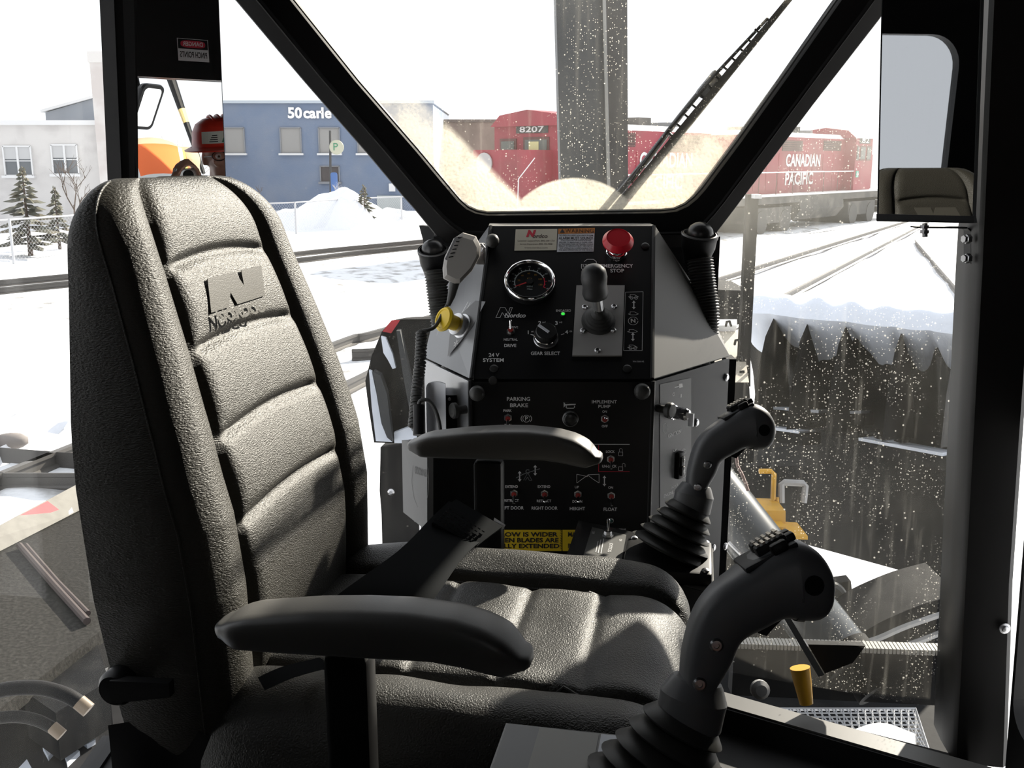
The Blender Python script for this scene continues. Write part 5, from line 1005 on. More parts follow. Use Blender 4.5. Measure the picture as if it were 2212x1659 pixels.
    for a, b, z0, z1 in ((5.2, 7.2, .5, .95), (9.5, 11.5, .45, .9), (L_ - 4.1, L_ - 1.7, .35, .95)):
        g_ = part('grille', bx(a, b, -.53, -.57, z0, z1), mat('grille_dark', (.06, .03, .03), .7), t, 0)
        for k in range(5): z = lerp(z0, z1, (k + .5) / 5); part('slat', bx(a, b, -.515, -.54, z - .02, z + .02), mat('loco_frame'), g_, 0)
    mb = M(); text_into(mb, 'CANADIAN', TP(S(9.3), -.52, .02), T_, UP, .50, bold=.03, fit=3.6); part('lettering', mb, LWH, t, 0); mb = M(); text_into(mb, 'PACIFIC', TP(S(9.3) - .35, -.52, -.78), T_, UP, .50, bold=.03, fit=2.9); part('lettering', mb, LWH, t, 0)
    for a in (3.4, L_ - 3.4):
        tr_ = part('truck', bx(a - 1.7, a + 1.7, .0, -3, -2.55, -1.9), DKG, t, 0)
        for d_ in (-1.1, 1.1): mb = M(); mb.cyl(TP(S(a + d_), .02, -2.5), TP(S(a + d_), -3.0, -2.5), .50, 20); part('wheel', mb, mat('wheel_dark', (.04, .04, .04), .6), tr_)
    mb = M(); x, y = sorted((S(5.8), S(10.6))); mb.loft([[TP(s, n, z) for n, z in ((.0, -1.75), (.05, -2.1), (-.3, -2.55), (-2.7, -2.55), (-3.05, -2.1), (-3.0, -1.75))] for s in (x, y)]); part('fuel_tank', mb, DKG, t, 0)
    mb = M(); mb.tube([TP(S(4.8), .0, -.45), TP(S(L_ - .3), .0, -.45)], .025, 6); part('handrail', mb, LWH, t)
    for k in range(int((L_ - 5) / 1.6)): a = 5.0 + k * 1.6; mb = M(); mb.cyl(TP(S(a), 0, -1.36), TP(S(a), 0, -.45), .02, 6); part('stanchion', mb, mat('loco_frame'), t)
    mb = M(); mb.tube([TP(S(.2), .0, -1.4), TP(S(.25), .0, -.5), TP(S(1.0), .0, .1)], .016, 6); part('grab_rail', mb, LWH, t)
    for a, r_ in ((7.2, .35), (10.4, .35), (L_ - 2.9, .55)): mb = M(); mb.cyl(TP(S(a), -1.5, 1.24), TP(S(a), -1.5, 1.42), r_, 14); part('roof_fan', mb, mat('fan_grey', (.2, .2, .2), .7), t)
    mb = bx(8.4, 9.2, -1.2, -1.8, 1.24, 1.55); part('exhaust_stack', mb, DKG, t, 0)
    for k in range(4): part('step', bx(.05, .5, .02, -.45, -2.6 + k * .32, -2.55 + k * .32), LWH, t, 0)
    part('coupler_pilot', bx(-.25, .05, -.3, -2.7, -2.6, -1.5), DKG, t, 0); return t
loco('red diesel locomotive with number board 8207, cab behind the grey mast', 1.9, False, '8207', 13.5)
loco('red diesel locomotive at the right, cab beside the right mirror', 15.6, True, '82')
strip('snowy track bed under the red locomotives', [TP(-20, -1.5, 0), TP(0, -1.5, 0), TP(30, -1.5, 0), TP(60, -1.5, 0)], 4.5)
# ---------------------------------------------------------------- mast outside the windshield
MST = mat('mast_grey', (.06, .064, .068), .5, bump=((20, 20, 20), .15, .004), var=((.09, .094, .098), (4, 4, 2), .4, .75))
ms = thing('mast', 'grey double column mast standing outside the windshield', 'mast', V((PY(1265, 500, 3.4).x, 3.45, -2.2)))
def column(mb, xl, xr, Y, dep, zb_=-2.2, zt_=2.0):
    a, b = [edge((x[0], 0), (x[1], 460), Y, zb_) for x in (xl, xr)]; c, d = [edge((x[0], 0), (x[1], 460), Y, zt_) for x in (xl, xr)]; o = V((0, dep, 0)); mb.hexa([a, b, d, c], [p + o for p in (a, b, d, c)])
mb = M(); column(mb, (1201, 1213), (1304, 1315), 3.4, .16); part('column', mb, MST, ms, 0)
mb = M(); column(mb, (1302, 1313), (1308, 1319), 3.385, .02); part('edge_strip', mb, mat('edge_highlight', (.45, .45, .43), .35, .5), ms, 0)  # bright highlight down the column edge, painted as a pale strip
mb = M(); column(mb, (1309, 1320), (1355, 1357), 3.6, .14); part('column', mb, mat('mast_dark', (.055, .055, .06), .5, var=((.11, .11, .11), (4, 4, 2), .4, .75)), ms, 0)
# windshield wiper on the outside
wp = thing('wiper', 'black windshield wiper blade with pierced spine resting on the glass', 'wiper', PY(1300, 460, YW + .10))
yw = YW + .085
def W(x, y, d=0): return PY(x, y, yw + d)
mb = M(); mb.hexa([W(1338, 430), W(1366, 430), W(1718, -8), W(1702, -8)], [W(1338, 430, .012), W(1366, 430, .012), W(1718, -8, .012), W(1702, -8, .012)]); part('blade', mb, RUB, wp, 0)
def bl(t): return (lerp(1350, 1708, t), lerp(428, -8, t))
nx, ny_ = -.773, -.634
mb = M()
for k in range(12):
    t0 = .30 + k * .047; a, b = bl(t0), bl(t0 + .012)
    mb.tube([W(a[0] + nx * 4, a[1] + ny_ * 4, .004), W(a[0] + nx * 15, a[1] + ny_ * 15, .004)], .0028, 6)
a, b = bl(.06), bl(.88); mb.tube([W(a[0] + nx * 12, a[1] + ny_ * 12, .004), W(*[u + v * 20 for u, v in zip(bl(.32), (nx, ny_))], .004), W(*[u + v * 18 for u, v in zip(bl(.6), (nx, ny_))], .004), W(*[u + v * 8 for u, v in zip(b, (nx, ny_))], .004)], [.004, .004, .0035, .003], 6); part('spine', mb, BLK, wp)
mb = M(); mb.tube([W(1296, 462, .03), W(1345, 408, .03), W(1400, 342, .03), W(1470, 250, .03), W(1535, 168, .025)], [.007, .007, .0075, .006, .005], 8); part('arm', mb, mat('arm_grey', (.10, .10, .10), .4), wp)
mb = M(); q_ = (W(1560, 145) - W(1506, 211)).normalized(); mb.rbox(W(1531, 182, .015), (.062, .02, .022), .006, (q_, V((0, 1, 0)), q_.cross(V((0, 1, 0))))); part('clip', mb, mat('clip_grey', (.16, .17, .18), .5), wp)
# ---------------------------------------------------------------- post and boxes right of the console
po = thing('side_post', 'dark weathered square post outside the right quarter window', 'post', PY(1628, 1130, 3.0))
mb = M(); a, b = PY(1616, 420, 3.0), PY(1640, 420, 3.0); zl_ = PY(1628, 1160, 3.0).z; mb.box(((a.x + b.x) / 2, 3.02, (a.z + zl_) / 2), (b.x - a.x, .035, a.z - zl_)); part('tube', mb, DIRT_ST, po, 0)
mb = M(); c = PY(1634, 424, 2.98); mb.box(c, (.02, .05, .012)); part('cap', mb, LSN, po, 0)
en = thing('engine_cover', 'cream panel with hooks and dark box beyond the console right edge', 'cover', PY(1590, 860, 3.1))
mb = M(); mb.hexa([PY(1520, 625, 3.4), PY(1618, 628, 3.4), PY(1622, 700, 3.4), PY(1520, 700, 3.4)], [p + V((0, .3, 0)) for p in (PY(1520, 625, 3.4), PY(1618, 628, 3.4), PY(1622, 700, 3.4), PY(1520, 700, 3.4))]); part('housing', mb, DIRT_ST, en, 0)
mb = M(); q = [P(1520, 712, 3.25), P(1601, 712, 3.25), P(1618, 826, 2.95), P(1520, 826, 2.95)]; mb.prism(q, (0, .02, -.03)); part('cream_panel', mb, mat('cream_paint', (.55, .50, .41), .5, var=((.42, .38, .31), 8, .45, .7)), en, 0)
mb = M(); q = [P(1520, 690, 3.27), P(1592, 690, 3.27), P(1592, 703, 3.22), P(1520, 703, 3.22)]; mb.prism(q, (0, .02, -.03)); part('snow_ledge', mb, LSN, en, 0)
for x, y in ((1592, 740), (1597, 775), (1603, 808), (1573, 700)):
    mb = M(); mb.tube([P(x - 5, y + 4, 3.02), P(x - 3, y - 5, 3.0), P(x + 3, y - 6, 3.0), P(x + 6, y + 4, 3.02)], .004, 6); part('hook', mb, BLK, en)
for x, y0, y1 in ((1605, 690, 725), (1618, 775, 835)): mb = M(); mb.cyl(P(x, y1, 3.0), P(x, y0, 3.0), .005, 8); part('pin', mb, DIRT_ST, en)
mb = M(); q = [P(1560, 826, 2.95), P(1618, 826, 2.95), P(1630, 1000, 2.9), P(1560, 1000, 2.9)]; mb.prism(q, (0, .1, 0)); part('lower_housing', mb, DIRT_ST, en, 0)
# ---------------------------------------------------------------- big plow wing on the right
pw = thing('plow_wing', 'big black snow plow wing with ribs and a roll of snow on top', 'plow', P(1880, 1240, 3.9))
def WL(px_l, py_l, px_r, py_r, t): return P(lerp(px_l, px_r, t), lerp(py_l, py_r, t), 1 / lerp(1 / 4.6, 1 / 3.4, t))
ROW = [(1600, 672, 2130, 728, .0), (1600, 800, 2130, 860, .16), (1605, 960, 2130, 1020, .22), (1660, 1060, 2130, 1140, .16), (1700, 1165, 2130, 1283, .0)]
PN = V((-.55, -.80, .2)).normalized()
def mold(u, v):
    k = v * 4; i = min(int(k), 3); f = k - i; a, b = WL(*ROW[i][:4], u) - PN * ROW[i][4], WL(*ROW[i + 1][:4], u) - PN * ROW[i + 1][4]; return a.lerp(b, f)
mb = M(); mb.grid(16, 16, mold); mb.grid(16, 16, lambda u, v: mold(u, v) - PN * .03); part('moldboard', mb, DIRT_ST, pw, 60)
for x, y, xb, yb2 in ((1683, 688, 1640, 860), (1757, 695, 1690, 880), (1838, 703, 1772, 900), (1957, 715, 1868, 930), (2078, 730, 2020, 930)):
    u = (x - 1600) / 530; a = mold(u, .0); b = mold(max(u - .02, 0), .42); mb = M(); out_ = PN * .50
    mb.prism([a, a + PN * .05, mold(u, .1) + PN * .24, mold(max(u - .01, 0), .25) + PN * .40, b + out_, b], T_ * .025); part('rib', mb, DIRT_ST, pw, 0)
def sdrape(u, v):
    hang = .06 + .13 * abs(math.sin(u * 15 + .8 * math.sin(u * 9))) + .04 * noise.noise(V((u * 20, 0, 3))); p = mold(u, 0)
    if v < .55: a = math.pi * v / .55; return p + PN * (.10 * -math.cos(a) ) * 1.0 + UP * (.085 * math.sin(a)) * (1 + .3 * noise.noise(V((u * 14, v * 3, 2))))
    k = (v - .55) / .45; q = mold(u, k * hang * .9); return q + PN * (.10 * (1 - k) + .02) - UP * 0
mb = M(); mb.grid(70, 14, sdrape); part('snow_cap', mb, mat('plow_snow', (.74, .79, .88), .8, bump=((8, 8, 8), .3, .03)), pw, 60)
mb = M(); mb.tube([P(1803 + 13 * math.cos(a), 692 - 24 * math.sin(a), 4.05) for a in [math.pi * 2 * k / 20 for k in range(20)]], .022, 8, closed=True); part('lifting_eye', mb, DIRT_ST, pw)
for (x0, y0, x1, y1, D0, D1) in ((1640, 925, 1735, 938, 4.2, 4.1), (1665, 884, 1780, 893, 4.3, 4.15), (1790, 895, 1868, 893, 4.1, 3.95), (1845, 950, 2060, 990, 3.85, 3.4)):
    a, b = P(x0, y0, D0), P(x1, y1, D1); mb = M(); o = -PN * .25; mb.hexa([a, b, b + o, a + o], [p - UP * .05 for p in (a, b, b + o, a + o)]); fl_ = part('flange', mb, DIRT_ST, pw, 0)
    mb = M(); l = lerp; s0, s1 = a.lerp(b, .05), a.lerp(b, .9); mb.hexa([s0, s1, s1 + o * .9, s0 + o * .9], [p + UP * .012 for p in (s0 + PN * .004, s1 + PN * .004, s1 + o * .88, s0 + o * .88)]); part('snow_patch', mb, mat('plow_snow'), fl_, 0)
    if x0 == 1845:
        for x, y in ((1885, 942), (1905, 951), (1948, 958)): mb = M(); mb.lathe(P(x, y, 3.72) + UP * .01, UP, [(.03, 0), (.03, .012)], 12); part('bolt', mb, BLK, fl_)
# yellow and grey frames below it
for lab, pts, D, r, m_ in (('yellow pipe guard frame below the plow wing, beside the dark post', [(1640, 1018), (1665, 1018), (1672, 1024), (1670, 1078), (1662, 1086), (1636, 1086)], 3.3, .009, YEL_P), ('short yellow pipe bracket under the yellow guard frame', [(1636, 1096), (1674, 1096), (1679, 1090), (1679, 1074)], 3.3, .008, YEL_P), ('pale grey pipe guard frame right of the yellow frame', [(1688, 1086), (1688, 1046), (1694, 1042), (1735, 1044), (1740, 1050), (1736, 1086)], 3.3, .011, mat('pipe_pale', (.30, .30, .30), .5))):
    mb = M(); mb.tube([P(x, y, D) for x, y in pts], r, 8); tag(part('pipe_guard', mb, m_), lab, 'pipe guard')
yb3 = thing('yellow_bracket', 'yellow painted bracket block beside the grey hydraulic cylinder', 'bracket', P(1690, 1170, 3.2))
for q, D in (([(1640, 1102), (1697, 1104), (1697, 1138), (1640, 1136)], 3.2), ([(1668, 1138), (1697, 1138), (1700, 1172), (1672, 1172)], 3.15), ([(1698, 1155), (1745, 1158), (1745, 1166), (1698, 1164)], 3.1)): mb = M(); mb.prism([P(x, y, D) for x, y in q], (0, .12, 0)); part('plate', mb, YEL_P, yb3, 0)
hc = thing('hydraulic_cylinder', 'thick steel grey hydraulic cylinder slanting down right outside the window', 'cylinder', P(1870, 1410, 2.35))
a, b = P(1500, 1000, 2.75), P(1824, 1425, 2.35); mb = M(); mb.cyl(a, b, .072, 32); part('barrel', mb, mat('cyl_steel', (.05, .058, .066), .25, .0), hc)
mb = M(); d = (b - a).normalized(); mb.lathe(b - d * .02, d, [(.076, 0), (.076, .05), (.035, .055), (.035, .12)], 24); part('end_cap', mb, DIRT_ST, hc)
mb = M(); mb.tube([P(1575, 1172, 2.5), P(1622, 1218, 2.45), P(1700, 1330, 2.4)], .005, 6); part('grease_line', mb, STEEL, hc)
pbk = thing('pivot_bracket', 'black pivot bracket with hose beyond the nearer joystick head', 'bracket', P(1815, 1320, 2.7))
mb = M(); mb.prism([P(x, y, 2.7) for x, y in ((1785, 1262), (1838, 1255), (1845, 1312), (1790, 1330))], (0, .04, 0)); part('plate', mb, DIRT_ST, pbk, 0); mb = M(); mb.prism([P(x, y, 2.65) for x, y in ((1822, 1326), (1858, 1328), (1860, 1368), (1822, 1368))], (0, .06, 0)); part('lug', mb, DIRT_ST, pbk, 0); mb = M(); mb.tube(catmull([P(1772, 1280, 2.68), P(1800, 1268, 2.66), P(1822, 1295, 2.66), P(1828, 1345, 2.66)], 6), .016, 10); part('hose', mb, RUB, pbk)
fd = thing('fender', 'curved black fender with two pale stripes beside the right pillar', 'fender', P(1960, 1390, 2.4))
arc = [(1855, 1372), (1900, 1345), (1950, 1322), (2000, 1303), (2070, 1284)]; mb = M(); top_ = [P(x, y, 2.45) for x, y in arc]; top_ = catmull(top_, 5); bot_ = [P(x, y, 2.45) for x, y in ((1880, 1402), (1920, 1402), (1970, 1402), (2020, 1402), (2080, 1402))]; bot_ = catmull(bot_, 5); mb.loft([[p, q, q + V((0, .2, 0)), p + V((0, .2, 0))] for p, q in zip(top_, bot_)]); part('shell', mb, DIRT_ST, fd, 40)
for pts in ([(1862, 1390), (1900, 1378), (1960, 1352), (2060, 1318)], [(1945, 1398), (1985, 1385), (2060, 1356)]): mb = M(); mb.tube(catmull([P(x, y, 2.43) for x, y in pts], 5), .008, 6); part('stripe', mb, mat('stripe_pale', (.30, .30, .30), .5), fd)
# step under the quarter window
sx = thing('side_step', 'dark side step plate with bright serrated edge below the right window', 'step', P(1800, 1560, 2.3))
e0, e1 = P(1586, 1394, 2.36), P(2075, 1411, 2.20); mb = M(); mb.hexa([e0 - UP * .008, e1 - UP * .008, e1 - UP * .13, e0 - UP * .13], [p + V((0, .04, 0)) for p in (e0 - UP * .008, e1 - UP * .008, e1 - UP * .13, e0 - UP * .13)]); part('plate', mb, DIRT_ST, sx, 0)
mb = M(); n = 60
for k in range(n): a, b = e0.lerp(e1, k / n), e0.lerp(e1, (k + .75) / n); mb.hexa([a + UP * .004, b + UP * .004, b - UP * .008, a - UP * .008], [p + V((0, .03, .003)) for p in (a + UP * .004, b + UP * .004, b - UP * .008, a - UP * .008)])
sg_ = part('serrated_edge', mb, mat('edge_pale', (.42, .41, .38), .45, .3), sx, 0); sg_['kind'] = 'stuff'
mb = M(); mb.prism([PZ(x, y, -1.62) for x, y in ((1540, 1440), (2080, 1440), (2120, 1700), (1540, 1700))], (0, 0, -.04)); part('under_plate', mb, DIRT_ST, sx, 0)
mb = M(); gz = -1.42; c4 = [PZ(1665, 1532, gz), PZ(1978, 1532, gz), PZ(2012, 1640, gz), PZ(1720, 1640, gz)]
for k in range(41):
    t = k / 40
    for (a, b, c, d) in ((c4[0], c4[1], c4[3], c4[2]),):
        p, q = a.lerp(b, t), c.lerp(d, min(max(t + (.12 if k % 2 else -.12), 0), 1)); mb.tube([p, q], .0022, 4, cap=False)
for k in range(13): t = k / 12; mb.tube([c4[0].lerp(c4[3], t), c4[1].lerp(c4[2], t)], .0022, 4, cap=False)
gr = part('grating', mb, GALV, sx, 0); gr['kind'] = 'stuff'
mb = M(); mb.tube(c4, .005, 6, closed=True); part('grating_rim', mb, GALV, sx)
mb = M(); mb.grid(12, 6, lambda u, v: PZ(lerp(1745, 1975, u), lerp(1575 + 14 * math.sin(u * 7), 1640, v), gz + .006) + UP * (.02 * math.sin(math.pi * v) * (1 + .5 * noise.noise(V((u * 5, v * 5, 1)))))); part('snow_patch', mb, SNOW, sx, 60)
yc = tag(part('hydraulic_fitting', M().tube([P(1728, 1442, 2.08), P(1733, 1470, 2.08), P(1742, 1520, 2.08)], [.021, .019, .014], 14), YEL_P), 'yellow hydraulic fitting showing through the drop marked lower glass', 'fitting')
mb = M(); mb.lathe(P(1640, 1488, 2.1), (0, -1, .3), [(.02, 0), (.02, .012), (.012, .02), (.004, .021)], 16); tag(part('grease_fitting', mb, mat('pipe_pale')), 'round grey bolt head showing left of the yellow fitting', 'bolt')
lw_ = thing('lower_wiper', 'thin black lower wiper lying slantwise across the right window', 'wiper', P(1765, 1460, 2.03))
mb = M(); a, b = P(1683, 1318, 2.12), P(1768, 1462, 2.03); o = V((.012, 0, .004)); mb.hexa([a, b, b + o, a + o], [p + V((0, .012, 0)) for p in (a, b, b + o, a + o)]); part('blade', mb, RUB, lw_, 0); mb = M(); mb.prism([P(x, y, 2.16) for x, y in ((1745, 1392), (1870, 1395), (1842, 1432), (1782, 1455))], (0, .02, 0)); part('arm', mb, DIRT_ST, lw_, 0)
mb = M(); mb.tube(catmull([P(1590, 950, 2.35), P(1592, 1000, 2.35), P(1605, 1030, 2.35), P(1616, 1060, 2.35)], 5), .004, 6); tag(part('cable', mb, mat('cable_pink', (.35, .24, .22), .6)), 'thin pinkish cable hanging right of the far joystick', 'cable')
# ---------------------------------------------------------------- left wing and hood
lw2 = thing('wing_tip', 'black curved plow wing tip with red corner left of the console', 'plow', P(880, 1200, 3.4))
D = 3.4; OUTL = [(1000, 688), (868, 690), (846, 692), (825, 716), (803, 768), (789, 823), (795, 872), (808, 956), (1000, 962)]
mb = M(); mb.prism([P(x, y, D + (.12 if x > 900 else 0)) for x, y in OUTL], (.04, .06, 0)); part('moldboard', mb, DIRT_ST, lw2, 0)
mb = M(); mb.prism([P(x, y, D - .004) for x, y in ((846, 692), (864, 692), (845, 720), (826, 716))], (0, .004, 0)); part('red_corner', mb, mat('refl_red', (.40, .025, .035), .6), lw2, 0)
for q in ([(823, 727), (833, 730), (848, 765), (855, 795), (848, 797), (838, 778), (828, 762)], [(797, 800), (803, 803), (813, 850), (823, 910), (848, 955), (812, 953), (803, 880)], [(851, 935), (885, 922), (900, 945), (896, 958), (852, 957)]): mb = M(); mb.prism([P(x, y, D - .02) for x, y in q], (0, .02, 0)); part('snow_patch', mb, mat('plow_snow'), lw2, 0)
for q in ([(806, 803), (822, 812), (836, 852), (842, 905), (848, 955), (836, 945), (824, 915), (814, 850)], [(856, 715), (864, 715), (890, 830), (903, 940), (893, 930), (872, 820)]): mb = M(); mb.prism([P(x, y, D - .05) for x, y in q], (0, .05, 0)); part('rib', mb, mat('rib_grey', (.03, .033, .036), .6), lw2, 0)
mb = M(); mb.prism([P(x, y, D + .02) for x, y in ((822, 966), (1000, 962), (1000, 1230), (827, 1230), (824, 1110), (820, 1060))], (.02, .12, 0)); part('lower_plate', mb, DIRT_ST, lw2, 0); mb = M(); mb.lathe(P(845, 1062, D), (0, -1, 0), [(.012, 0), (.012, .006), (.006, .012)], 14); part('bolt', mb, STEEL, lw2)
mb = M(); q = [P(905, 487, 3.2), P(925, 489, 3.2), P(965, 530, 3.2), P(962, 560, 3.2), P(916, 560, 3.2), P(914, 520, 3.2)]; mb.prism(q, (.01, .03, 0)); tag(part('sheet_flap', mb, DIRT_ST, None, 0), 'weathered grey sheet flap outside, left of the left air hose', 'sheet')
hz_ = -1.95; hd_ = thing('hood_deck', 'grey gritty machine hood with red and white reflective edge at lower left', 'machine hood', PZ(60, 1300, hz_))
HG = mat('gritty_grey', (.028, .027, .025), .95, spec=.08, bump=((60, 60, 60), .5, .006), var=((.052, .05, .046), (60, 60, 60), .42, .7))
mb = M(); q = [PZ(x, y, hz_) for x, y in ((-120, 1250), (158, 1108), (330, 1020), (420, 1100), (300, 1300), (205, 1372), (40, 1500), (-120, 1620))]; mb.prism(q, (0, 0, -.06)); part('deck', mb, HG, hd_, 0)
mb = M(); z_ = hz_ + .16; q = [PZ(-120, 1198, hz_ + .10), PZ(140, 1060, hz_ + .10), PZ(330, 960, hz_ + .10), PZ(332, 1020, hz_ + .01), PZ(157, 1110, hz_ + .01), PZ(-120, 1252, hz_ + .01)]; mb.prism(q, (0, .03, -.01)); ed = part('edge_plate', mb, mat('refl_white', (.20, .19, .165), .7, var=((.16, .15, .13), 20, .4, .7)), hd_, 0)
E1 = Plane(q[0], q[1] - q[0], q[1] - q[4], .004); mb = M(); mb.add([q[0].lerp(q[1], t) * (1 - s) + q[5].lerp(q[4], t) * s + V((-.01, -.02, .008)) for t, s in ((.20, .10), (.86, .12), (.93, .66), (.20, .70))], [(0, 1, 2, 3)]); part('red_stripe', mb, mat('refl_red'), ed, 0)
mb = M()
mb.grid(24, 3, lambda u, v: q[5].lerp(q[4], .3 + .75 * u).lerp(q[0].lerp(q[1], .3 + .75 * u), -.08 + v * (.20 + .16 * noise.noise(V((u * 6, 0, 5))))) + V((-.02, -.02, .012))); part('snow_line', mb, SNOW, hd_, 60)
mb = M(); mb.tube([PZ(42, 1178, hz_ + .02), PZ(115, 1262, hz_ + .02), PZ(188, 1342, hz_ + .02)], .017, 8); mb.tube([PZ(56, 1178, hz_ + .02), PZ(125, 1258, hz_ + .02), PZ(190, 1325, hz_ + .02)], .013, 8); part('rod', mb, mat('rusty', (.06, .045, .042), .8), hd_)
mb = M(); q = [PZ(x, y, -2.25) for x, y in ((-200, 1480), (60, 1440), (250, 1330), (420, 1450), (330, 1659), (200, 1800), (-200, 1800))]; mb.prism(q, (0, 0, -.05)); lowd = part('lower_deck', mb, mat('lower_grey', (.02, .02, .0215), .85, spec=.1, var=((.035, .035, .037), 3, .4, .7)), hd_, 0)
mb = M(); q = [PZ(x, y, -2.0) for x, y in ((50, 1492), (205, 1374), (235, 1470), (120, 1540))]; mb.prism(q, (0, 0, -.2)); part('front_panel', mb, DIRT_ST, hd_, 0)
for lab, pts, D, r in (('upper black hydraulic hose arching at the lower left corner', [(-40, 1502), (20, 1488), (85, 1486), (140, 1500), (178, 1522)], 2.7, .020), ('lower black hydraulic hose arching at the lower left corner', [(-40, 1556), (30, 1548), (80, 1556), (120, 1576)], 2.65, .016)):
    hs = thing('hydraulic_hose', lab, 'hose', P(*pts[2], D)); mb = M(); mb.tube(catmull([P(x, y, D) for x, y in pts], 6), r, 12); part('hose', mb, mat('hose_black', (.010, .010, .0105), .6, spec=.2), hs, 60); mb = M(); x, y = pts[-1]; mb.tube([P(x - 8, y - 6, D), P(x + 14, y + 12, D)], r * 1.05, 12); part('ferrule', mb, mat('ferrule_tan', (.20, .155, .11), .5), hs)
for k, (lab, q) in enumerate((('snow patch on the lower deck beside the seat skirt', [(155, 1580), (176, 1562), (202, 1572), (206, 1598), (188, 1608)]), ('long snow patch on the lower deck below the hose end', [(138, 1600), (172, 1622), (145, 1648), (140, 1630)]), ('small snow patch under the lower hose', [(92, 1612), (118, 1618), (104, 1634)]), ('snow patch in the extreme lower left', [(40, 1659), (58, 1640), (70, 1662), (50, 1680)]))):
    mb = M(); mb.prism([PZ(x, y, -2.23) for x, y in q], (0, 0, -.03)); tag(part('snow_patch', mb, mat('plow_snow'), None, 0), lab, 'snow')
mb = M(); a, b = PZ(95, 1552, -2.1), PZ(200, 1478, -2.1); mb.hexa([a, b, b + V((.02, 0, .05)), a + V((.02, 0, .05))], [p + V((.03, .05, 0)) for p in (a, b, b + V((.02, 0, .05)), a + V((.02, 0, .05)))]); tag(part('steel_bar', mb, mat('pipe_pale'), None, 0), 'pale steel bar lying behind the hoses at lower left', 'bar')
mb = M(); mb.box((.90, 3.52, -1.21), (.32, .24, .30)); tag(part('machine_beam', mb, DIRT_ST, None, 0), 'dark machine beam behind the yellow pipe guards', 'beam')
mb = M(); mb.box((.25, 3.4, -2.25), (1.5, 2.2, .10)); tag(part('front_deck', mb, DIRT_ST, None, 0), 'low dark front deck that the grey mast stands on', 'deck')
mb = M(); mb.prism([P(x, y, 3.0) for x, y in ((1545, 1090), (1660, 1150), (1765, 1290), (1850, 1402), (1545, 1402))], (0, .10, 0)); tag(part('side_gusset', mb, DIRT_ST, None, 0), 'dark steel gusset plate behind the slanting hydraulic cylinder', 'plate')
# machine chassis under the cab
mb = M(); mb.box((.07, 1.08, -1.56), (1.3, 1.7, .55)); tag(part('machine_chassis', mb, DIRT_ST, None, 0), 'dark machine chassis block directly under the cab floor', 'chassis')
# ================================================================ PEOPLE AND THINGS SEEN IN THE MIRRORS
def RV(x, y, D): return refl(P(x, y, D))
def bake(mb, name, voxel, mats, pick, parent, smooth_it=4):
    """join the overlapping volumes into one continuous skin"""
    me = mb.mesh(name, 0); o = bpy.data.objects.new(name, me); COL.objects.link(o)
    r = o.modifiers.new('r', 'REMESH'); r.mode = 'VOXEL'; r.voxel_size = voxel; s = o.modifiers.new('s', 'SMOOTH'); s.factor = .5; s.iterations = smooth_it
    dg = bpy.context.evaluated_depsgraph_get(); nm = bpy.data.meshes.new_from_object(o.evaluated_get(dg)); bpy.data.objects.remove(o)
    for m in mats: nm.materials.append(m)
    for p in nm.polygons: p.use_smooth = True; p.material_index = pick(p.center)
    return link(name, nm, None, parent)
SKIN = mat('skin', (.46, .25, .18), .5); JKT = mat('jacket_beige', (.36, .30, .20), .8); TRS = mat('trousers_dark', (.05, .05, .06), .8); BOOT = mat('boots', (.04, .03, .025), .6)
VEST = mat('vest_orange', (.85, .16, .035), .7); BAND = mat('vest_band', (.62, .63, .62), .4); LIME = mat('vest_lime', (.6, .75, .1), .6); HAT = mat('hat_red', (.72, .045, .025), .35)
def finger(mb, base, d, curl, l, r):
    """three joints bending towards curl"""
    p = V(base); d = V(d).normalized(); c = V(curl).normalized(); pts = [p]
    for k, f in enumerate((.45, .32, .23)): d = (d + c * (.35 + .25 * k)).normalized(); p = p + d * l * f; pts.append(p)
    mb.tube(pts, [r, r * .95, r * .88, r * .72], 8)
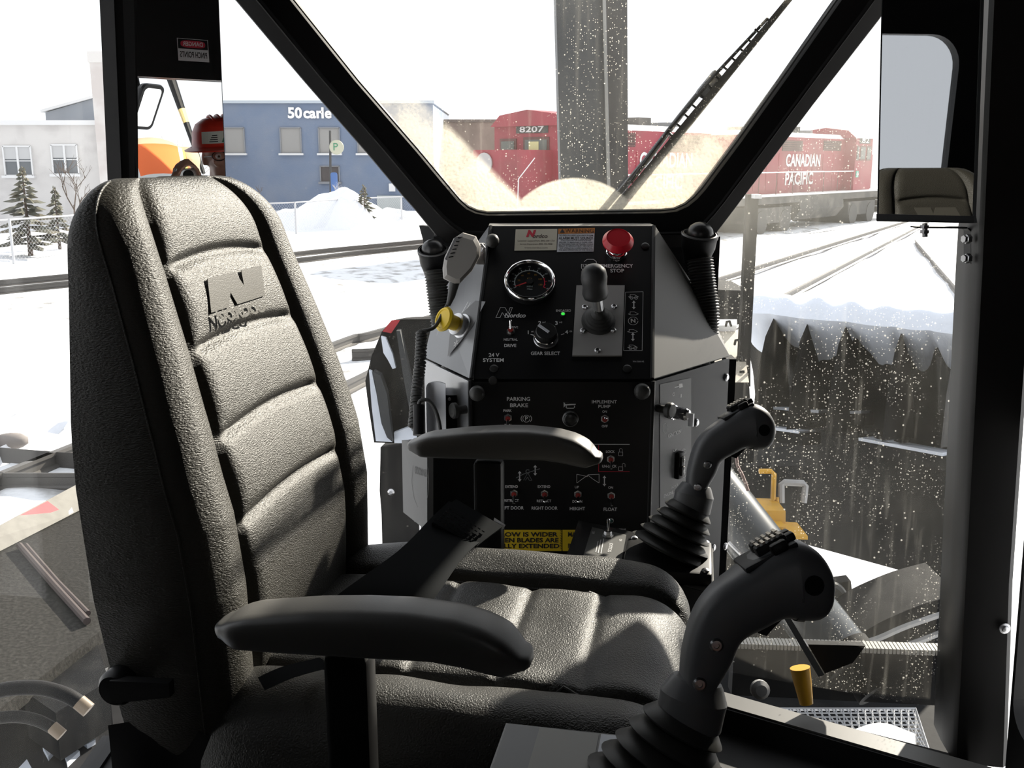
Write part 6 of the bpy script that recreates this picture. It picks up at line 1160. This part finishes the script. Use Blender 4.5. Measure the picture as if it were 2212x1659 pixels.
def person(name, label, head, face, up_, neck, chest, hips, sh, el, hd, kn, an, hand_aim, vest_open, hat=True, voxel=.0085):
    t = thing(name, label, 'person', V((hips.x, hips.y, min(a.z for a in an) - .09)))
    F = (face - up_ * face.dot(up_)).normalized(); R = F.cross(up_).normalized(); mb = M()
    ax = (R, F, up_)
    mb.ball(head + up_ * .025, .098, 20, ax, (.80, 1.0, 1.08)); mb.ball(head - up_ * .055 + F * .022, .066, 16, ax, (.86, .95, 1.0)); mb.ball(head - up_ * .098 + F * .055, .026, 12, ax, (1.1, .8, .8))
    mb.tube([head + up_ * .022 + F * .088, head - up_ * .006 + F * .108, head - up_ * .022 + F * .112, head - up_ * .03 + F * .09], [.008, .012, .015, .008], 10)
    for s in (-1, 1):
        mb.ball(head + R * (.080 * s) - up_ * .01, .032, 10, ax, (.3, .6, 1.0)); mb.ball(head + R * (.035 * s) + F * .076 - up_ * .02, .026, 10, ax, (1, .6, .8)); mb.tube([head + R * .012 * s + F * .092 + up_ * .035, head + R * .055 * s + F * .075 + up_ * .032], [.009, .008], 8)
    mb.tube([head - up_ * .066 + F * .083 - R * .026, head - up_ * .064 + F * .093, head - up_ * .066 + F * .083 + R * .026], [.006, .010, .006], 8)
    mb.tube([head - up_ * .05, neck, chest + (neck - chest) * .6], [.058, .062, .10], 16)
    bx_ = (hips - chest).normalized(); lat = (sh[1] - sh[0]).normalized()
    for tt in [k / 10 for k in range(11)]:
        c = neck.lerp(chest, .5).lerp(hips, tt); w_ = lerp(.185, .165, tt) - .03 * math.sin(math.pi * tt) ; mb.ball(c, 1, 16, (lat, lat.cross(bx_).normalized(), bx_), (w_, .115 + .012 * math.sin(math.pi * tt), .09))
    for s in (0, 1):
        mb.tube([neck.lerp(sh[s], .45), sh[s]], [.062, .070], 12); mb.ball(sh[s], .074, 12); w_ = hd[s]
        mb.tube([sh[s], sh[s].lerp(el[s], .5), el[s]], [.066, .058, .050], 12); mb.ball(el[s], .050, 10); mb.tube([el[s], el[s].lerp(w_, .35), w_], [.050, .046, .031], 12)
        A = hand_aim[s]; d, side, palm = V(A[0]).normalized(), V(A[1]).normalized(), V(A[2]).normalized()
        pc = w_ + d * .05; mb.ball(pc, 1, 12, (side, d, palm), (.042, .055, .018))
        for q, (o, l) in enumerate(((-.030, .068), (-.010, .078), (.011, .073), (.030, .058))): finger(mb, pc + side * o + d * .042, d, palm, l, .0095 - .0006 * q)
        finger(mb, pc - side * .036 - d * .012, d * .6 - side * .8, palm, .062, .0105)
        hip = hips + lat * (.09 * (1 if s else -1)); mb.tube([hip, hip.lerp(kn[s], .5), kn[s]], [.098, .086, .066], 12); mb.ball(kn[s], .064, 10); mb.tube([kn[s], kn[s].lerp(an[s], .35), an[s]], [.062, .064, .048], 12)
        mb.tube([an[s] - UP * .03 - F * .06, an[s] - UP * .045 + F * .06, an[s] - UP * .055 + F * .15], [.046, .048, .036], 10)
    az = sum(a.z for a in an) / 2
    def pick(p):
        for s in (0, 1):
            if (p - hd[s]).dot(V(hand_aim[s][0]).normalized()) > -.012 and (p - hd[s]).length < .22: return 0
        if (p - (head - up_ * .09)).dot(up_) > -.02 and (p - head).length < .22: return 0
        if p.z < az + .06: return 3
        return 2 if (p - hips).z < .02 else 1
    body = bake(mb, 'body', voxel, [SKIN, JKT, TRS, BOOT], pick, t)
    # high visibility vest as a shell round the torso
    vm = M(); secs = []; fw = lat.cross(bx_).normalized(); fw = fw if fw.dot(F) > 0 else -fw
    top = neck.lerp(chest, .35)
    for k in range(15):
        tt = k / 14; c = top.lerp(hips, tt * 1.0); w_ = lerp(.205, .192, tt) - .018 * math.sin(math.pi * tt); d_ = .140 + .012 * math.sin(math.pi * tt)
        if k == 0: w_, d_ = .15, .09
        secs.append([c + lat * (w_ * math.copysign(abs(math.cos(a)) ** .8, math.cos(a))) + fw * (d_ * math.sin(a)) for a in [2 * math.pi * j / 32 for j in range(32)]])
    vm.loft(secs, cap=False); vme = vm.mesh('vest', 60)
    for m in (VEST, BAND, LIME): vme.materials.append(m)
    for p in vme.polygons:
        row = p.index // 32; colm = p.index % 32; p.material_index = 1 if row in (7, 8, 12) or colm in (4, 11, 20, 27) else (2 if colm in (3, 12, 19, 28) else 0)
    v_ = link('vest', vme, None, t)
    if hat:
        hc_ = head + up_ * .040; hat_ = M(); secs = []
        for r_, h in ((.135, -.002), (.128, .004), (.124, .03), (.118, .065), (.100, .095), (.065, .115), (.02, .122)):
            secs.append([hc_ + up_ * h + R * (r_ * .92 * math.cos(a)) + F * (r_ * 1.12 * math.sin(a)) for a in [2 * math.pi * j / 32 for j in range(32)]])
        hat_.loft(secs); H = part('hard_hat', hat_, HAT, t, 50)
        bm = M(); bm.loft([[hc_ + up_ * h + R * (r_ * math.cos(a)) + F * (r_ * 1.15 * math.sin(a) + (.035 * max(0, math.sin(a)) if r_ > .135 else 0)) for a in [2 * math.pi * j / 32 for j in range(32)]] for r_, h in ((.124, .004), (.150, -.008), (.150, -.013), (.122, -.002))], cap=False); part('brim', bm, HAT, H, 50)
        for o in (-.03, 0, .03): rg = M(); rg.tube([hc_ + up_ * (.128 * math.sin(a) - .002) + F * (.135 * math.cos(a)) + R * o for a in [.5 + (math.pi - 1.0) * k / 12 for k in range(13)]], .006, 6); part('ridge', rg, HAT, H)
        def hp(a, h, o=.002):
            r_ = interp(h, [(.0, .128), (.03, .124), (.065, .118), (.095, .100)]) + o; return hc_ + up_ * h + R * (r_ * .92 * math.cos(a)) + F * (r_ * 1.12 * math.sin(a))
        sm = M(); sm.grid(12, 4, lambda u, v: hp(lerp(.95, 2.5, u), lerp(.018, .066, v))); S_ = part('sticker', sm, mat('hat_sticker', (.66, .66, .58), .5), H, 0)
        lg = M(); lg.add([hp(1.45, .022, .004), hp(1.78, .022, .004), hp(1.61, .058, .004)], [(0, 1, 2)]); part('emblem', lg, mat('emblem_green', (.03, .18, .10), .5), S_, 0)
        lg = M()
        for k in range(4): lg.tube([hp(1.90, .026 + k * .008, .003), hp(2.05, .026 + k * .008, .003), hp(2.2 - .04 * k, .026 + k * .008, .003)], .0016, 4)
        part('print', lg, mat('ink_black'), S_)
        gm = M()
        for s in (-1, 1):
            c = head + R * (.034 * s) + F * .103 + up_ * .006; gm.tube([c + R * (.027 * math.cos(a)) + up_ * (.019 * math.sin(a)) - F * (.012 * abs(math.cos(a)) if math.cos(a) * s > 0 else 0) for a in [2 * math.pi * k / 20 for k in range(20)]], .0022, 6, closed=True); gm.tube([c + R * .027 * s - F * .012, head + R * (.083 * s) + F * .0], .002, 6)
        gm.tube([head - R * .008 + F * .105 + up_ * .01, head + R * .008 + F * .105 + up_ * .01], .002, 6); part('glasses', gm, mat('glasses_dark', (.05, .04, .04), .3), t)
        for s in (-1, 1): em = M(); em.ball(head + R * (.035 * s) + F * .087 + up_ * .004, .0125, 12); E_ = part('eye', em, mat('eye_white', (.7, .7, .68), .3), t); im = M(); im.ball(head + R * (.035 * s) + F * .0975 + up_ * .003, .0055, 8); part('iris', im, mat('iris', (.08, .05, .03), .3), E_)
    return t
Hd = RV(480, 336, 4.25); Hd.z += .0
W1 = V((.055, -.055, -.085)); W0 = V((-.055, -.055, -.085))
person('person', 'person in red hard hat and orange vest taking the picture, seen in the left mirror', Hd, V((-.12, 1, -.12)), V((-.10, .06, 1)).normalized(),
       Hd + V((.02, -.07, -.16)), Hd + V((.03, -.10, -.34)), Hd + V((.04, -.14, -.80)), (Hd + V((-.16, -.10, -.235)), Hd + V((.215, -.10, -.235))), (V((-.10, -.30, -.36)), V((.24, -.30, -.38))), (W0, W1),
       (Hd + V((-.07, -.05, -1.20)), Hd + V((.15, -.05, -1.20))), (V((Hd.x - .08, Hd.y - .14, -1.40)), V((Hd.x + .15, Hd.y - .14, -1.40))),
       (((.15, .25, 1), (0, 1, -.2), (1, .1, 0)), ((-.15, .25, 1), (0, 1, -.2), (-1, .1, 0))), True)
# the small camera in the hands, just behind the lens position
cc = thing('compact_camera', 'silver compact camera held up by the person in the red hard hat', 'camera', (0, -.03, -.03))
mb = M(); mb.rbox((0, -.032, -.003), (.092, .022, .056), .006); part('camera_body', mb, mat('camera_silver', (.6, .6, .6), .3, .8), cc)
mb = M(); mb.lathe((0, -.024, 0), (0, 1, 0), [(.019, 0), (.019, .012), (.016, .013), (.016, .018), (.010, .0185)], 24); part('lens_barrel', mb, BLK, cc)
# second worker on the rear deck, bending away
b0 = RV(338, 318, 5.3); Z0 = -1.30
person('person', 'bending person in orange vest and beige jacket, seen in the left mirror', b0 + V((.05, -.42, -.10)), V((.2, -.8, -.6)), V((.15, -.7, .7)).normalized(),
       b0 + V((.02, -.25, -.02)), b0 + V((0, -.10, -.06)), b0 + V((-.02, .16, -.42)), (b0 + V((.21, -.16, -.06)), b0 + V((-.21, -.16, -.06))), (b0 + V((.26, -.25, -.36)), b0 + V((-.26, -.25, -.36))), (b0 + V((.16, -.42, -.55)), b0 + V((-.16, -.42, -.55))),
       (b0 + V((.10, .05, -.83)), b0 + V((-.13, .05, -.83))), (V((b0.x + .11, b0.y + .12, Z0 + .10)), V((b0.x - .14, b0.y + .12, Z0 + .10))), (((0, -.4, -1), (.2, 1, -.3), (-1, 0, 0)), ((0, -.4, -1), (-.2, 1, -.3), (1, 0, 0))), False, hat=False, voxel=.011)
mb = M(); mb.box((.3, -1.90, Z0 - .055), (2.4, 1.9, .08)); tag(part('rear_deck', mb, DIRT_ST, None, 0), 'dark steel rear deck behind the cab', 'deck')
# outside mirror, rod and trees behind the cab
om = thing('door_mirror', 'small round cornered outside mirror in black frame, seen in the left mirror', 'mirror', RV(318, 282, 4.7)); c = RV(316, 230, 4.7); n = V((.45, .75, -.48)).normalized(); X = V((n.y, -n.x, 0)).normalized(); UPM = n.cross(X).normalized(); UPM = UPM if UPM.z > 0 else -UPM
def rr(w_, h, r, o): return [c + n * o + X * (sx * (w_ - r) + r * math.cos(a)) + UPM * (sz * (h - r) + r * math.sin(a)) for sx, sz, a0 in ((1, 1, 0), (-1, 1, math.pi / 2), (-1, -1, math.pi), (1, -1, 1.5 * math.pi)) for a in [a0 + math.pi / 2 * k / 5 for k in range(6)]]
mb = M(); mb.loft([rr(.054, .096, .022, .012), rr(.068, .112, .03, .012), rr(.070, .114, .03, 0), rr(.056, .10, .03, -.03)]); part('frame', mb, BLK, om); mb = M(); mb.add(rr(.054, .096, .022, .0125), [tuple(range(24))]); part('mirror_glass', mb, MIRROR, om, 0)
mb = M(); mb.tube([c - n * .03, c - n * .05 + UP * .12, c - n * .03 + UP * .30], .008, 8); part('arm', mb, BLK, om)
rd_ = thing('marker_rod', 'dark slanting rod with a yellow band, seen in the left mirror', 'rod', RV(432, 345, 6.4)); a, b = RV(368, 165, 6.4), RV(440, 375, 6.4); mb = M(); mb.tube([a, a.lerp(b, .34)], [.030, .024], 10); mb.tube([a.lerp(b, .48), b], [.02, .012], 10); part('rod', mb, BLK, rd_); mb = M(); mb.tube([a.lerp(b, .34), a.lerp(b, .48)], [.024, .02], 10); part('band', mb, mat('band_tan', (.55, .42, .18), .6), rd_)
for k, (x, lab) in enumerate(((395, 'frosty leafless tree far behind the cab, left in the mirror'), (428, 'frosty leafless tree far behind the cab, right in the mirror'))):
    p = RV(x, 420, 42); p.z = GZ; bare_tree(lab, p, 6.5, 31 + k, mat('frost_bark'), .10)
# printed words are too fine to pick apart: one flat print per panel
for o in bpy.data.objects:
    if o.name.split('.')[0] in ('panel_lettering', 'lettering', 'scale_marks', 'stitching', 'grille_slots', 'ribs', 'vents', 'emblem_lettering', 'print', 'stencil'): o['kind'] = 'stuff'
